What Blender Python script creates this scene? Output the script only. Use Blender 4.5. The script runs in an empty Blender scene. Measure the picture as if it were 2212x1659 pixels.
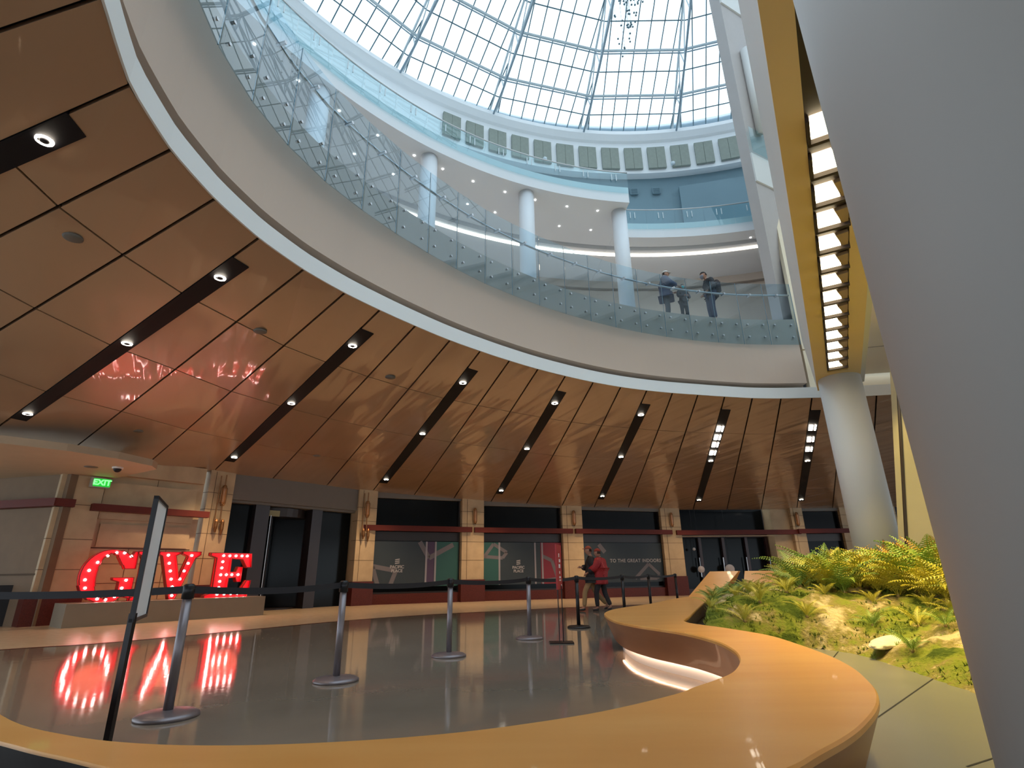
import bpy, bmesh, math, random
from mathutils import Vector, Matrix
from mathutils.geometry import tessellate_polygon
R = math.radians
random.seed(7)
sc = bpy.context.scene
COL = sc.collection

# ------------------------------------------------------------------ camera
cam_d = bpy.data.cameras.new('camera'); cam = bpy.data.objects.new('camera', cam_d); COL.objects.link(cam)
CW, CHT, CF = 2212., 1659., 1166.
cam_d.sensor_fit = 'HORIZONTAL'; cam_d.sensor_width = 36.0; cam_d.lens = 36.0 * CF / CW
cam_d.clip_start = 0.05; cam_d.clip_end = 300
up = Vector((-46., 3306., -CF)).normalized()
fw = Vector((0, 0, -1.)); fw = (fw - up * fw.dot(up)).normalized()
rt = fw.cross(up)
cam.matrix_world = Matrix.Translation((0, 0, 1.04)) @ Matrix((rt, fw, up)).to_4x4()
sc.camera = cam

# ------------------------------------------------------------------ sky, exposure
W = bpy.data.worlds.new('sky'); sc.world = W; W.use_nodes = True
bgn = W.node_tree.nodes['Background']; bgn.inputs[0].default_value = (0.77, 0.90, 1.0, 1); bgn.inputs[1].default_value = 2.0
sc.view_settings.view_transform = 'Standard'; sc.view_settings.look = 'None'
sc.view_settings.exposure = 0.12; sc.view_settings.gamma = 1.0; sc.view_settings.use_curve_mapping = False
try:
    cy = sc.cycles
    cy.use_denoising = True; cy.use_adaptive_sampling = True; cy.adaptive_threshold = 0.05; cy.max_bounces = 6; cy.diffuse_bounces = 3; cy.glossy_bounces = 3
    cy.transparent_max_bounces = 12; cy.transmission_bounces = 2; cy.sample_clamp_indirect = 6.0; cy.sample_clamp_direct = 0
    cy.caustics_reflective = False; cy.caustics_refractive = False; cy.blur_glossy = 0.5
    cy.use_light_tree = True
except Exception:
    pass

def area_light(name, loc, size, energy, col, size_y=None, portal=False, rot=(0, 0, 0)):
    l = bpy.data.lights.new(name, 'AREA'); l.energy = energy; l.color = col; l.size = size
    if size_y: l.shape = 'RECTANGLE'; l.size_y = size_y
    if portal: l.cycles.is_portal = True
    o = bpy.data.objects.new(name, l); o.location = loc; o.rotation_euler = rot; COL.objects.link(o); return o
area_light('skylight_portal', (5.1, 3.1, 18.45), 29.0, 1, (1, 1, 1), portal=True)

def spot(name, loc, target, energy, col, angle=90, blend=0.6, rad=0.04):
    l = bpy.data.lights.new(name, 'SPOT'); l.energy = energy; l.color = col; l.spot_size = R(angle); l.spot_blend = blend; l.shadow_soft_size = rad
    o = bpy.data.objects.new(name, l); o.location = loc
    o.rotation_euler = (Vector(target) - Vector(loc)).to_track_quat('-Z', 'Y').to_euler(); COL.objects.link(o); return o

# ------------------------------------------------------------------ materials
def mat(name, col, rough=0.6, metal=0.0, spec=0.5, var=0.0, scale=3.0, bump=0.0, bscale=20.0, emit=None, estr=0.0, coat=0.0, stretch=None, col2=None, detail=3.0):
    m = bpy.data.materials.new(name); m.use_nodes = True; nt = m.node_tree; b = nt.nodes['Principled BSDF']
    b.inputs['Base Color'].default_value = (*col, 1); b.inputs['Roughness'].default_value = rough
    b.inputs['Metallic'].default_value = metal; b.inputs['Specular IOR Level'].default_value = spec
    b.inputs['Coat Weight'].default_value = coat
    if emit: b.inputs['Emission Color'].default_value = (*emit, 1); b.inputs['Emission Strength'].default_value = estr
    tc = nt.nodes.new('ShaderNodeTexCoord'); mp = nt.nodes.new('ShaderNodeMapping'); nt.links.new(tc.outputs['Object'], mp.inputs[0])
    if stretch: mp.inputs['Scale'].default_value = stretch
    if var > 0 or col2:
        n = nt.nodes.new('ShaderNodeTexNoise'); n.inputs['Scale'].default_value = scale; n.inputs['Detail'].default_value = detail
        nt.links.new(mp.outputs[0], n.inputs['Vector'])
        r = nt.nodes.new('ShaderNodeValToRGB'); r.color_ramp.elements[0].position = 0.3; r.color_ramp.elements[1].position = 0.7
        c2 = col2 if col2 else tuple(min(1, c * (1 + var)) for c in col)
        c1 = col if col2 else tuple(c * (1 - var) for c in col)
        r.color_ramp.elements[0].color = (*c1, 1); r.color_ramp.elements[1].color = (*c2, 1)
        nt.links.new(n.outputs['Fac'], r.inputs[0]); nt.links.new(r.outputs[0], b.inputs['Base Color'])
    if bump > 0:
        n = nt.nodes.new('ShaderNodeTexNoise'); n.inputs['Scale'].default_value = bscale; n.inputs['Detail'].default_value = detail
        nt.links.new(mp.outputs[0], n.inputs['Vector'])
        bp = nt.nodes.new('ShaderNodeBump'); bp.inputs['Strength'].default_value = bump; bp.inputs['Distance'].default_value = 0.05
        nt.links.new(n.outputs['Fac'], bp.inputs['Height']); nt.links.new(bp.outputs[0], b.inputs['Normal'])
    return m

def glass_mat(name, tint, refl=1.0, rough=0.0):
    m = bpy.data.materials.new(name); m.use_nodes = True; nt = m.node_tree; nt.nodes.clear()
    out = nt.nodes.new('ShaderNodeOutputMaterial'); mix = nt.nodes.new('ShaderNodeMixShader')
    t = nt.nodes.new('ShaderNodeBsdfTransparent'); t.inputs[0].default_value = (*tint, 1)
    g = nt.nodes.new('ShaderNodeBsdfGlossy'); g.inputs['Roughness'].default_value = rough
    f = nt.nodes.new('ShaderNodeFresnel'); f.inputs[0].default_value = 1.5
    mu = nt.nodes.new('ShaderNodeMath'); mu.operation = 'MULTIPLY'; mu.inputs[1].default_value = refl; mu.use_clamp = True
    ge = nt.nodes.new('ShaderNodeNewGeometry'); fr = nt.nodes.new('ShaderNodeMath'); fr.operation = 'SUBTRACT'; fr.inputs[0].default_value = 1.0
    nt.links.new(ge.outputs['Backfacing'], fr.inputs[1]); m2 = nt.nodes.new('ShaderNodeMath'); m2.operation = 'MULTIPLY'
    nt.links.new(f.outputs[0], mu.inputs[0]); nt.links.new(mu.outputs[0], m2.inputs[0]); nt.links.new(fr.outputs[0], m2.inputs[1]); nt.links.new(m2.outputs[0], mix.inputs[0])
    nt.links.new(t.outputs[0], mix.inputs[1]); nt.links.new(g.outputs[0], mix.inputs[2]); nt.links.new(mix.outputs[0], out.inputs[0])
    return m

def emit_mat(name, col, s):
    m = bpy.data.materials.new(name); m.use_nodes = True; b = m.node_tree.nodes['Principled BSDF']
    b.inputs['Base Color'].default_value = (*col, 1); b.inputs['Emission Color'].default_value = (*col, 1); b.inputs['Emission Strength'].default_value = s
    return m

M = {}
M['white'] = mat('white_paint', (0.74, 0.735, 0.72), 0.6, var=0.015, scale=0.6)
M['white2'] = mat('upper_white_paint', (0.80, 0.82, 0.85), 0.6, var=0.015, scale=0.6)
M['drumwhite'] = mat('drum_glow_white_paint', (0.93, 0.95, 0.97), 0.6)  # skylight glow on the drum put into a brighter white
M['fascia'] = mat('warm_white_paint', (0.56, 0.43, 0.345), 0.6, var=0.02, scale=0.5)
M['colshade'] = mat('shaded_column_white_paint', (0.48, 0.465, 0.45), 0.55, var=0.02, scale=0.6)  # same white paint as the far column, darkened for its shade
M['lowsoffit'] = mat('tan_soffit_paint', (0.50, 0.38, 0.26), 0.6, var=0.03)
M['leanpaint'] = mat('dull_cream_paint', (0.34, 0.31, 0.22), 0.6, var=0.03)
M['cove'] = mat('cove_paint', (0.30, 0.25, 0.19), 0.7, var=0.02)
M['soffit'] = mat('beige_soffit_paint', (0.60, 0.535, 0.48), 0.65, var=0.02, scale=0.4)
M['mauve'] = mat('mauve_grey_paint', (0.50, 0.46, 0.45), 0.7, var=0.02)
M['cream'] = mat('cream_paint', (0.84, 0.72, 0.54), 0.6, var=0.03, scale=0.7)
M['ochre'] = mat('yellow_lit_paint', (0.80, 0.62, 0.32), 0.6, var=0.03, scale=0.7)  # white soffit paint with the yellow planter light put into the colour
M['bluewall'] = mat('slate_blue_paint', (0.19, 0.29, 0.34), 0.7, var=0.04, scale=0.5)
M['greenpanel'] = mat('sage_acoustic_fabric', (0.30, 0.33, 0.29), 0.85, var=0.05, scale=8, bump=0.1, bscale=60)
M['steelwhite'] = mat('white_steel', (0.62, 0.70, 0.74), 0.4, var=0.02)
M['steeldark'] = mat('blue_grey_steel', (0.12, 0.20, 0.24), 0.4, metal=0.3)
M['steelmid'] = mat('mid_blue_grey_steel', (0.28, 0.37, 0.44), 0.4)
M['steel'] = mat('brushed_steel', (0.45, 0.45, 0.46), 0.3, metal=0.9)
M['black'] = mat('black_matte', (0.012, 0.011, 0.014), 0.5, spec=0.3)
M['blackmetal'] = mat('black_metal', (0.02, 0.018, 0.02), 0.35, metal=0.4)
M['slot'] = mat('black_recess', (0.004, 0.004, 0.006), 0.6, spec=0.2)
M['stone'] = mat('cream_stone', (0.50, 0.37, 0.22), 0.55, var=0.10, scale=2.5, bump=0.05, bscale=25)
M['stonejoint'] = mat('stone_joint', (0.09, 0.055, 0.03), 0.8)
M['redstone'] = mat('dark_red_granite', (0.10, 0.020, 0.014), 0.45, spec=0.25, var=0.2, scale=30)
M['redbeam'] = mat('oxblood_painted_steel', (0.12, 0.022, 0.016), 0.5, spec=0.2, var=0.05)
M['darkglass'] = mat('dark_window_glass', (0.004, 0.005, 0.006), 0.15, spec=0.12)
M['framebrown'] = mat('dark_bronze_frame', (0.03, 0.022, 0.02), 0.4, metal=0.3)
M['header'] = mat('grey_panel', (0.16, 0.145, 0.125), 0.6, var=0.03)
M['plinth'] = mat('grey_plinth_laminate', (0.24, 0.205, 0.155), 0.5, var=0.03)
M['band'] = mat('cream_terrazzo', (0.64, 0.50, 0.35), 0.25, var=0.08, scale=6, detail=6)
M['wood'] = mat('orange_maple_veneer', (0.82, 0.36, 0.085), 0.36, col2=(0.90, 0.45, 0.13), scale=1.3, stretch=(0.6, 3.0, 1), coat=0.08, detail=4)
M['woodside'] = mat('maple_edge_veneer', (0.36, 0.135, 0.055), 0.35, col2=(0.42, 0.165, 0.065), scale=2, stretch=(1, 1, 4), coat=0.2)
M['ledge'] = mat('grey_ledge_stone', (0.21, 0.20, 0.17), 0.28, var=0.04, scale=2)
M['lantern'] = mat('bronze_lantern', (0.22, 0.10, 0.035), 0.35, metal=0.6)
M['lantglass'] = mat('amber_lantern_glass', (0.35, 0.16, 0.06), 0.3)
M['give'] = mat('glowing_red_enamel', (0.70, 0.01, 0.012), 0.3, emit=(1.0, 0.0, 0.01), estr=0.75)  # emission puts the bulbs' light into the letter faces
M['giverim'] = mat('dark_red_rim', (0.35, 0.008, 0.01), 0.35)
M['bulb'] = emit_mat('warm_bulb', (1.0, 0.80, 0.74), 26)
M['lamp'] = emit_mat('lamp_lens', (1.0, 0.88, 0.72), 22)
M['lampcool'] = emit_mat('downlight_lens', (1.0, 0.97, 0.92), 14)
M['strip'] = emit_mat('led_strip', (1.0, 0.90, 0.76), 4.0)
M['toe'] = emit_mat('toe_led', (1.0, 0.68, 0.45), 9.0)
M['grow'] = emit_mat('grow_light_panel', (1.0, 0.86, 0.55), 7.0)
M['growbody'] = mat('bronze_reflector', (0.42, 0.30, 0.17), 0.4, metal=0.1)
M['slotbrown'] = mat('dark_brown_recess', (0.035, 0.022, 0.018), 0.6)
M['guard'] = glass_mat('guard_glass', (0.80, 0.88, 0.92), 1.1)
M['guard3'] = glass_mat('upper_guard_glass', (0.84, 0.94, 0.96), 1.2)
M['pane'] = glass_mat('skylight_glass', (0.93, 0.98, 1.0), 0.6)
M['exitface'] = mat('exit_housing', (0.35, 0.33, 0.30), 0.5)
M['exitgreen'] = emit_mat('exit_green', (0.01, 0.42, 0.03), 1.0)
M['exitlet'] = mat('exit_letter', (0.01, 0.08, 0.01), 0.5, emit=(0.2, 1.0, 0.25), estr=1.6)
M['red'] = mat('red_sign_board', (0.42, 0.03, 0.035), 0.5)
M['signwhite'] = mat('white_sign_board', (0.86, 0.88, 0.92), 0.5)
M['text'] = mat('pale_lettering', (0.42, 0.42, 0.44), 0.6)
M['pslate'] = mat('poster_slate', (0.030, 0.047, 0.062), 0.6)
M['pteal'] = mat('poster_teal', (0.02, 0.10, 0.095), 0.6)
M['ppurple'] = mat('poster_purple', (0.07, 0.045, 0.10), 0.6)
M['pgrey'] = mat('poster_grey', (0.15, 0.14, 0.16), 0.6)
M['pwhite'] = mat('poster_white_line', (0.30, 0.29, 0.33), 0.6)
M['pred'] = mat('poster_crimson', (0.22, 0.02, 0.04), 0.6)
M['rock'] = mat('pale_stone', (0.72, 0.66, 0.52), 0.8, var=0.1, scale=12, bump=0.4, bscale=15)

for _k in ('lamp', 'lampcool', 'grow', 'exitgreen'):
    M[_k].cycles.emission_sampling = 'NONE'
def floor_mat():
    m = mat('polished_concrete', (0.27, 0.215, 0.165), 0.07, spec=0.5, var=0.09, scale=0.9, detail=6)
    nt = m.node_tree; b = nt.nodes['Principled BSDF']
    tc = nt.nodes.new('ShaderNodeTexCoord'); n = nt.nodes.new('ShaderNodeTexNoise'); n.inputs['Scale'].default_value = 5; n.inputs['Detail'].default_value = 3
    nt.links.new(tc.outputs['Object'], n.inputs['Vector'])
    bp = nt.nodes.new('ShaderNodeBump'); bp.inputs['Strength'].default_value = 0.03; bp.inputs['Distance'].default_value = 0.02
    nt.links.new(n.outputs['Fac'], bp.inputs['Height']); nt.links.new(bp.outputs[0], b.inputs['Normal'])
    return m
M['floor'] = floor_mat()

def copper_mat():
    m = mat('bronze_anodised_panel', (0.46, 0.305, 0.195), 0.33, metal=0.25, var=0.05, scale=0.35)
    nt = m.node_tree; b = nt.nodes['Principled BSDF']
    tc = nt.nodes.new('ShaderNodeTexCoord')
    m1 = nt.nodes.new('ShaderNodeMapping'); m1.inputs['Rotation'].default_value = (0, 0, -R(34)); m2 = nt.nodes.new('ShaderNodeMapping'); m2.inputs['Scale'].default_value = (2.6, 0.22, 1)
    nt.links.new(tc.outputs['Object'], m1.inputs[0]); nt.links.new(m1.outputs[0], m2.inputs[0])
    n = nt.nodes.new('ShaderNodeTexNoise'); n.inputs['Scale'].default_value = 0.5; n.inputs['Detail'].default_value = 0.5
    n2 = nt.nodes.new('ShaderNodeTexNoise'); n2.inputs['Scale'].default_value = 1.0; n2.inputs['Detail'].default_value = 1.5
    nt.links.new(tc.outputs['Object'], n.inputs['Vector']); nt.links.new(m2.outputs[0], n2.inputs['Vector'])
    ad = nt.nodes.new('ShaderNodeMath'); ad.operation = 'MULTIPLY_ADD'; ad.inputs[1].default_value = 0.55
    nt.links.new(n2.outputs['Fac'], ad.inputs[0]); nt.links.new(n.outputs['Fac'], ad.inputs[2])
    bp = nt.nodes.new('ShaderNodeBump'); bp.inputs['Strength'].default_value = 0.6; bp.inputs['Distance'].default_value = 0.17
    nt.links.new(ad.outputs[0], bp.inputs['Height']); nt.links.new(bp.outputs[0], b.inputs['Coat Normal'])
    b.inputs['Coat Weight'].default_value = 0.7; b.inputs['Coat Roughness'].default_value = 0.06; b.inputs['Coat IOR'].default_value = 1.7
    return m
M['copper'] = copper_mat()

# ------------------------------------------------------------------ helpers
def link(name, bm, m, parent=None, smooth=False):
    me = bpy.data.meshes.new(name); bmesh.ops.recalc_face_normals(bm, faces=bm.faces); bm.to_mesh(me); bm.free()
    return linkme(name, me, m, parent, smooth)
def linkme(name, me, m, parent=None, smooth=False):
    me.materials.clear()
    for mm in (m if isinstance(m, (list, tuple)) else [m]): me.materials.append(mm)
    if smooth:
        for p in me.polygons: p.use_smooth = True
    o = bpy.data.objects.new(name, me); COL.objects.link(o)
    if parent:
        o.parent = parent
    return o
def thing(name, label, cat, loc=(0, 0, 0), rz=0, group=None):
    o = bpy.data.objects.new(name, None); COL.objects.link(o); o.empty_display_size = 0.1
    o.location = loc; o.rotation_euler = (0, 0, rz); return tag(o, label, cat, group)
def tag(o, label, cat, group=None, kind=None):
    o['label'] = label; o['category'] = cat
    if group: o['group'] = group
    if kind: o['kind'] = kind
    return o
def struct(o): o['kind'] = 'structure'; return o
def N(): return bmesh.new()
def kids(o): return [c for c in COL.objects if c.parent == o]
CH_CACHE = {}
def tree(o):
    if o.name not in CH_CACHE: CH_CACHE[o.name] = kids(o)
    return CH_CACHE[o.name]
def dup(o, loc=None, rz=None, scale=None, label=None, group=None, parent=None):
    c = o.copy(); COL.objects.link(c)
    if parent: c.parent = parent
    if loc is not None: c.location = loc
    if rz is not None: c.rotation_euler = (0, 0, rz)
    if scale is not None: c.scale = (scale,) * 3
    if label: c['label'] = label
    if group: c['group'] = group
    for ch in tree(o): dup(ch, parent=c)
    return c
def quad(bm, a, b, c, d, mi=0):
    f = bm.faces.new([bm.verts.new(p) for p in (a, b, c, d)]); f.material_index = mi; return f
def prism(bm, pts, z0, z1, mi=0, top_inset=None):
    lo = [bm.verts.new((p[0], p[1], z0)) for p in pts]; hi = [bm.verts.new((p[0], p[1], z1)) for p in pts]
    n = len(pts)
    for i in range(n):
        f = bm.faces.new((lo[i], lo[(i + 1) % n], hi[(i + 1) % n], hi[i])); f.material_index = mi
    tris = tessellate_polygon([[Vector((p[0], p[1], 0)) for p in pts]])
    for t in tris:
        f = bm.faces.new([hi[i] for i in t]); f.material_index = mi
        f = bm.faces.new([lo[i] for i in reversed(t)]); f.material_index = mi
def fbox(bm, F, u0, u1, w0, w1, z0, z1, mi=0):
    O, d, n = F
    P = lambda u, w, z: (O[0] + d[0] * u + n[0] * w, O[1] + d[1] * u + n[1] * w, z)
    v = [bm.verts.new(P(u, w, z)) for z in (z0, z1) for (u, w) in ((u0, w0), (u1, w0), (u1, w1), (u0, w1))]
    for ix in ((0, 3, 2, 1), (4, 5, 6, 7), (0, 1, 5, 4), (1, 2, 6, 5), (2, 3, 7, 6), (3, 0, 4, 7)):
        f = bm.faces.new([v[i] for i in ix]); f.material_index = mi
def fpoly(bm, F, pts, w, th=0.01, mi=0):
    O, d, n = F
    P = lambda u, z, ww: (O[0] + d[0] * u + n[0] * ww, O[1] + d[1] * u + n[1] * ww, z)
    a = [bm.verts.new(P(u, z, w)) for u, z in pts]; b = [bm.verts.new(P(u, z, w + th)) for u, z in pts]; k = len(pts)
    for t in tessellate_polygon([[Vector((u, z, 0)) for u, z in pts]]):
        bm.faces.new([a[i] for i in t]).material_index = mi; bm.faces.new([b[i] for i in t]).material_index = mi
    for i in range(k):
        bm.faces.new((a[i], a[(i + 1) % k], b[(i + 1) % k], b[i])).material_index = mi
def box(bm, x0, x1, y0, y1, z0, z1): fbox(bm, ((0, 0), (1, 0), (0, 1)), x0, x1, y0, y1, z0, z1)
def tube(bm, pts, r, seg=8, closed=False, r2=None, caps=True):
    pts = [Vector(p) for p in pts]; n = len(pts); rings = []
    for i, p in enumerate(pts):
        a = pts[i - 1] if i > 0 else (pts[-1] if closed else p); b = pts[i + 1] if i < n - 1 else (pts[0] if closed else p)
        t = (b - a).normalized(); ref = Vector((0, 0, 1)) if abs(t.z) < 0.9 else Vector((1, 0, 0))
        s = t.cross(ref).normalized(); q = s.cross(t)
        rr = r if r2 is None else r + (r2 - r) * i / (n - 1)
        rings.append([bm.verts.new(p + (s * math.cos(6.2832 * k / seg) + q * math.sin(6.2832 * k / seg)) * rr) for k in range(seg)])
    for i in range(n if closed else n - 1):
        A, B = rings[i], rings[(i + 1) % n]
        for k in range(seg): bm.faces.new((A[k], A[(k + 1) % seg], B[(k + 1) % seg], B[k]))
    if not closed and caps: bm.faces.new(rings[0]); bm.faces.new(rings[-1])
def lathe(bm, prof, seg=24, c=(0, 0)):
    rings = [[bm.verts.new((c[0] + r * math.cos(6.28318 * k / seg), c[1] + r * math.sin(6.28318 * k / seg), z)) for k in range(seg)] for r, z in prof]
    for A, B in zip(rings, rings[1:]):
        for k in range(seg): bm.faces.new((A[k], A[(k + 1) % seg], B[(k + 1) % seg], B[k]))
    bm.faces.new(rings[0]); bm.faces.new(rings[-1])
def arc_wall(bm, rf, C, t0, t1, prof, step=2.0, endcaps=True, mi=0):
    """prof: list of (dr, z) closed profile swept about C from angle t0 to t1 (degrees); rf(theta) gives the radius"""
    n = max(2, int(abs(t1 - t0) / step) + 1); rings = []
    for i in range(n):
        t = t0 + (t1 - t0) * i / (n - 1); r = rf(t); c, s = math.cos(R(t)), math.sin(R(t))
        rings.append([bm.verts.new((C[0] + (r + dr) * c, C[1] + (r + dr) * s, z)) for dr, z in prof])
    k = len(prof)
    for A, B in zip(rings, rings[1:]):
        for j in range(k): bm.faces.new((A[j], A[(j + 1) % k], B[(j + 1) % k], B[j])).material_index = mi
    if endcaps: bm.faces.new(rings[0]); bm.faces.new(rings[-1])
def catmull(P, n=8, closed=True):
    out = []; k = len(P)
    for i in range(k if closed else k - 1):
        p = [Vector(P[(i + j) % k] if closed else P[min(max(i + j, 0), k - 1)]) for j in (-1, 0, 1, 2)]
        for s in range(n):
            t = s / n
            out.append(0.5 * ((2 * p[1]) + (-p[0] + p[2]) * t + (2 * p[0] - 5 * p[1] + 4 * p[2] - p[3]) * t * t + (-p[0] + 3 * p[1] - 3 * p[2] + p[3]) * t ** 3))
    if not closed: out.append(Vector(P[-1]))
    return out
def frame(A, B, toward=(4, 5)):
    A = Vector(A[:2]); B = Vector(B[:2]); d = (B - A).normalized(); n = Vector((-d.y, d.x))
    if n.dot(Vector(toward) - A) < 0: n = -n
    return (A, d, n), (B - A).length
def text_mesh(name, s, size, F, u, z, w, m, parent=None, ext=0.004, align='CENTER', bold=0.0, spacing=1.0, vertical=False):
    cu = bpy.data.curves.new(name, 'FONT'); cu.body = s; cu.size = size; cu.extrude = ext; cu.align_x = align; cu.align_y = 'CENTER'; cu.offset = bold; cu.space_character = spacing
    o = bpy.data.objects.new(name, cu); COL.objects.link(o)
    dg = bpy.context.evaluated_depsgraph_get(); me = bpy.data.meshes.new_from_object(o.evaluated_get(dg))
    bpy.data.objects.remove(o); bpy.data.curves.remove(cu)
    O, d, n = F
    # make text readable when seen from +n side
    dd = Vector((d[0], d[1], 0)); nn = Vector((n[0], n[1], 0)); zz = Vector((0, 0, 1))
    x = zz.cross(nn)   # right-hand direction for a viewer looking along -n
    up_ = zz
    if vertical: x, up_ = zz, -x
    base = Vector((O[0], O[1], 0)) + dd * u + nn * w + zz * z
    for v in me.vertices: v.co = base + x * v.co.x + up_ * v.co.y + nn * v.co.z
    return linkme(name, me, m, parent)

# ------------------------------------------------------------------ geometry of the round atrium
C0 = (7.7, 2.45)
RK = [(60, 11.9), (87.7, 11.66), (91.6, 11.68), (95.6, 11.67), (99.7, 11.61), (103.8, 11.58), (107.4, 11.6), (111.2, 11.62), (115.1, 11.63), (119.3, 11.62), (123.6, 11.6), (127.7, 11.6), (131.9, 11.6), (136.0, 11.62), (140.0, 11.66), (144.5, 11.7), (148.5, 11.76), (152.2, 11.83), (156.3, 11.88), (160.6, 11.87), (164.7, 11.79), (168.7, 11.65), (172.7, 11.41), (176.8, 11.0), (181, 10.78), (190, 10.7), (230, 11.4), (300, 11.8), (420, 11.9)]
GK = [(60, 11.9), (87.3, 11.74), (91.4, 11.7), (95.3, 11.69), (99.2, 11.65), (103.2, 11.62), (107.3, 11.58), (111.3, 11.55), (115.4, 11.53), (119.4, 11.51), (123.4, 11.5), (127.5, 11.51), (131.7, 11.52), (135.7, 11.55), (139.9, 11.56), (143.9, 11.58), (148.0, 11.62), (152.1, 11.66), (156.2, 11.7), (160.3, 11.68), (164.3, 11.6), (168.3, 11.44), (172, 11.22), (176, 10.98), (181, 10.75), (190, 10.6), (230, 11.3), (300, 11.8), (420, 11.9)]
def rG(t):
    for (a, ra), (b, rb) in zip(GK, GK[1:]):
        if a <= t <= b: return ra + (rb - ra) * (t - a) / (b - a)
    return 11.8
def pG(t, dr=0.0, z=0.0): return Vector((C0[0] + (rG(t) + dr) * math.cos(R(t)), C0[1] + (rG(t) + dr) * math.sin(R(t)), z))
def rE(t):
    for (a, ra), (b, rb) in zip(RK, RK[1:]):
        if a <= t <= b:
            return ra + (rb - ra) * (t - a) / (b - a)
    return 11.8
def pE(t, dr=0.0, z=0.0): return Vector((C0[0] + (rE(t) + dr) * math.cos(R(t)), C0[1] + (rE(t) + dr) * math.sin(R(t)), z))
C3 = (5.0, 2.35)      # upper galleries
CU = (5.1, 3.1)       # drum and skylight
def pc(C, r, t, z): return Vector((C[0] + r * math.cos(R(t)), C[1] + r * math.sin(R(t)), z))

# ------------------------------------------------------------------ floors
bandline = [(-14.5, 5.0), (-11.5, 6.6), (-9.4, 8.4), (-8.31, 9.59), (-7.28, 10.3), (-6.42, 11.45), (-5.45, 12.9), (-4.25, 14.68), (-2.4, 16.5), (-0.18, 17.81), (1.6, 18.9), (4.24, 19.97), (8, 21.0), (13, 21.6), (19, 20.5), (24, 16)]
bl = [tuple(v) for v in catmull([Vector((*p, 0)) for p in bandline], 4, closed=False)]
bm = N(); prism(bm, [(p[0], p[1]) for p in bl] + [(26, -18), (-16, -18)], -0.2, 0.0)
struct(link('floor', bm, M['floor']))
bm = N(); prism(bm, [(p[0], p[1]) for p in reversed(bl)] + [(-26, 4), (-26, 36), (30, 36), (30, 14)], -0.2, 0.001)
struct(link('floor.001', bm, M['band']))
# thin dark red inlay between the two floors
bm = N(); q = [Vector((p[0], p[1], 0)) for p in bl]
for a, b in zip(q, q[1:]):
    t = (b - a).normalized(); n_ = Vector((-t.y, t.x, 0)) * 0.05
    quad(bm, a - n_ + Vector((0, 0, .003)), b - n_ + Vector((0, 0, .003)), b + n_ + Vector((0, 0, .003)), a + n_ + Vector((0, 0, .003)))
struct(link('trim_1', bm, M['redstone']))

# ------------------------------------------------------------------ bronze panel ceiling (ruled between opening edge and walls)
TH = {-4: 190, -3: 185.5, -2: 181, -1: 176.8, 0: 172.7, 1: 168.7, 2: 164.7, 3: 160.6, 4: 156.3, 5: 152.2, 6: 148.5, 7: 144.4, 8: 140.0, 9: 136.0, 10: 131.9, 11: 127.7, 12: 123.6, 13: 119.3, 14: 115.1, 15: 111.2, 16: 107.4, 17: 103.7, 18: 99.7, 19: 95.6, 20: 91.6, 21: 87.5, 22: 83.3, 23: 79.2, 24: 75.1, 25: 71, 26: 66.9, 27: 62.7}
OUT = {-4: (-11.6, 0.2, 4.35), -3: (-11.7, 1.8, 4.35), -2: (-11.8, 3.2, 4.35), -1: (-11.8, 4.7, 4.35), 0: (-11.8, 6.3, 4.35), 1: (-11.8, 7.7, 4.25), 2: (-11.5, 9.3, 4.1), 3: (-11.1, 11.05, 3.95), 4: (-10.75, 12.9, 4.05), 5: (-10.6, 15.5, 4.22), 6: (-9.83, 17.54, 4.3), 7: (-8.68, 19.3, 4.3), 8: (-7.28, 20.96, 4.3), 9: (-5.85, 22.45, 4.3), 10: (-4.26, 23.2, 4.23), 11: (-2.64, 23.89, 4.16), 12: (-1.05, 24.67, 4.09), 13: (0.54, 25.38, 4.03), 14: (2.22, 25.78, 3.97), 15: (3.81, 26.16, 3.97), 16: (5.57, 26.95, 3.97), 17: (7.24, 27.36, 3.97), 18: (8.98, 27.64, 3.97), 19: (10.75, 27.85, 3.97), 20: (12.55, 28.01, 3.97), 21: (14.37, 28.03, 3.97), 22: (16.19, 28.05, 3.97), 23: (18.0, 27.9, 3.97), 24: (19.8, 27.5, 3.97), 25: (21.6, 26.8, 3.97), 26: (23.3, 25.8, 3.97), 27: (25, 24.5, 3.97)}
FR = [0.0, 0.205, 0.44, 0.70, 1.0]
def ceil_pt(j, f, dz=0.0):
    a = pE(TH[j], 0.0, 5.5); b = Vector(OUT[j]); p = a.lerp(b, f); p.z += dz; return p
bm = N(); g = 0.012
for j in range(-4, 27):
    for k in range(4):
        c = [ceil_pt(j, FR[k]), ceil_pt(j + 1, FR[k]), ceil_pt(j + 1, FR[k + 1]), ceil_pt(j, FR[k + 1])]
        m0 = sum(c, Vector()) / 4
        L1 = (c[1] - c[0]).length; L2 = (c[3] - c[0]).length
        c = [p + (m0 - p) * 0 for p in c]
        e1 = (c[1] - c[0]).normalized() * 0.022; e2 = (c[2] - c[3]).normalized() * 0.022
        f1 = (c[3] - c[0]).normalized() * 0.016; f2 = (c[2] - c[1]).normalized() * 0.016
        lo = [c[0] + e1 + f1, c[1] - e1 + f2, c[2] - e2 - f2, c[3] + e2 - f1]
        vl = [bm.verts.new(p) for p in lo]; vh = [bm.verts.new(p + Vector((0, 0, .05))) for p in lo]
        bm.faces.new(vl)
        for i in range(4): bm.faces.new((vl[i], vl[(i + 1) % 4], vh[(i + 1) % 4], vh[i]))
struct(link('ceiling', bm, M['copper']))
bm = N()
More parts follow.
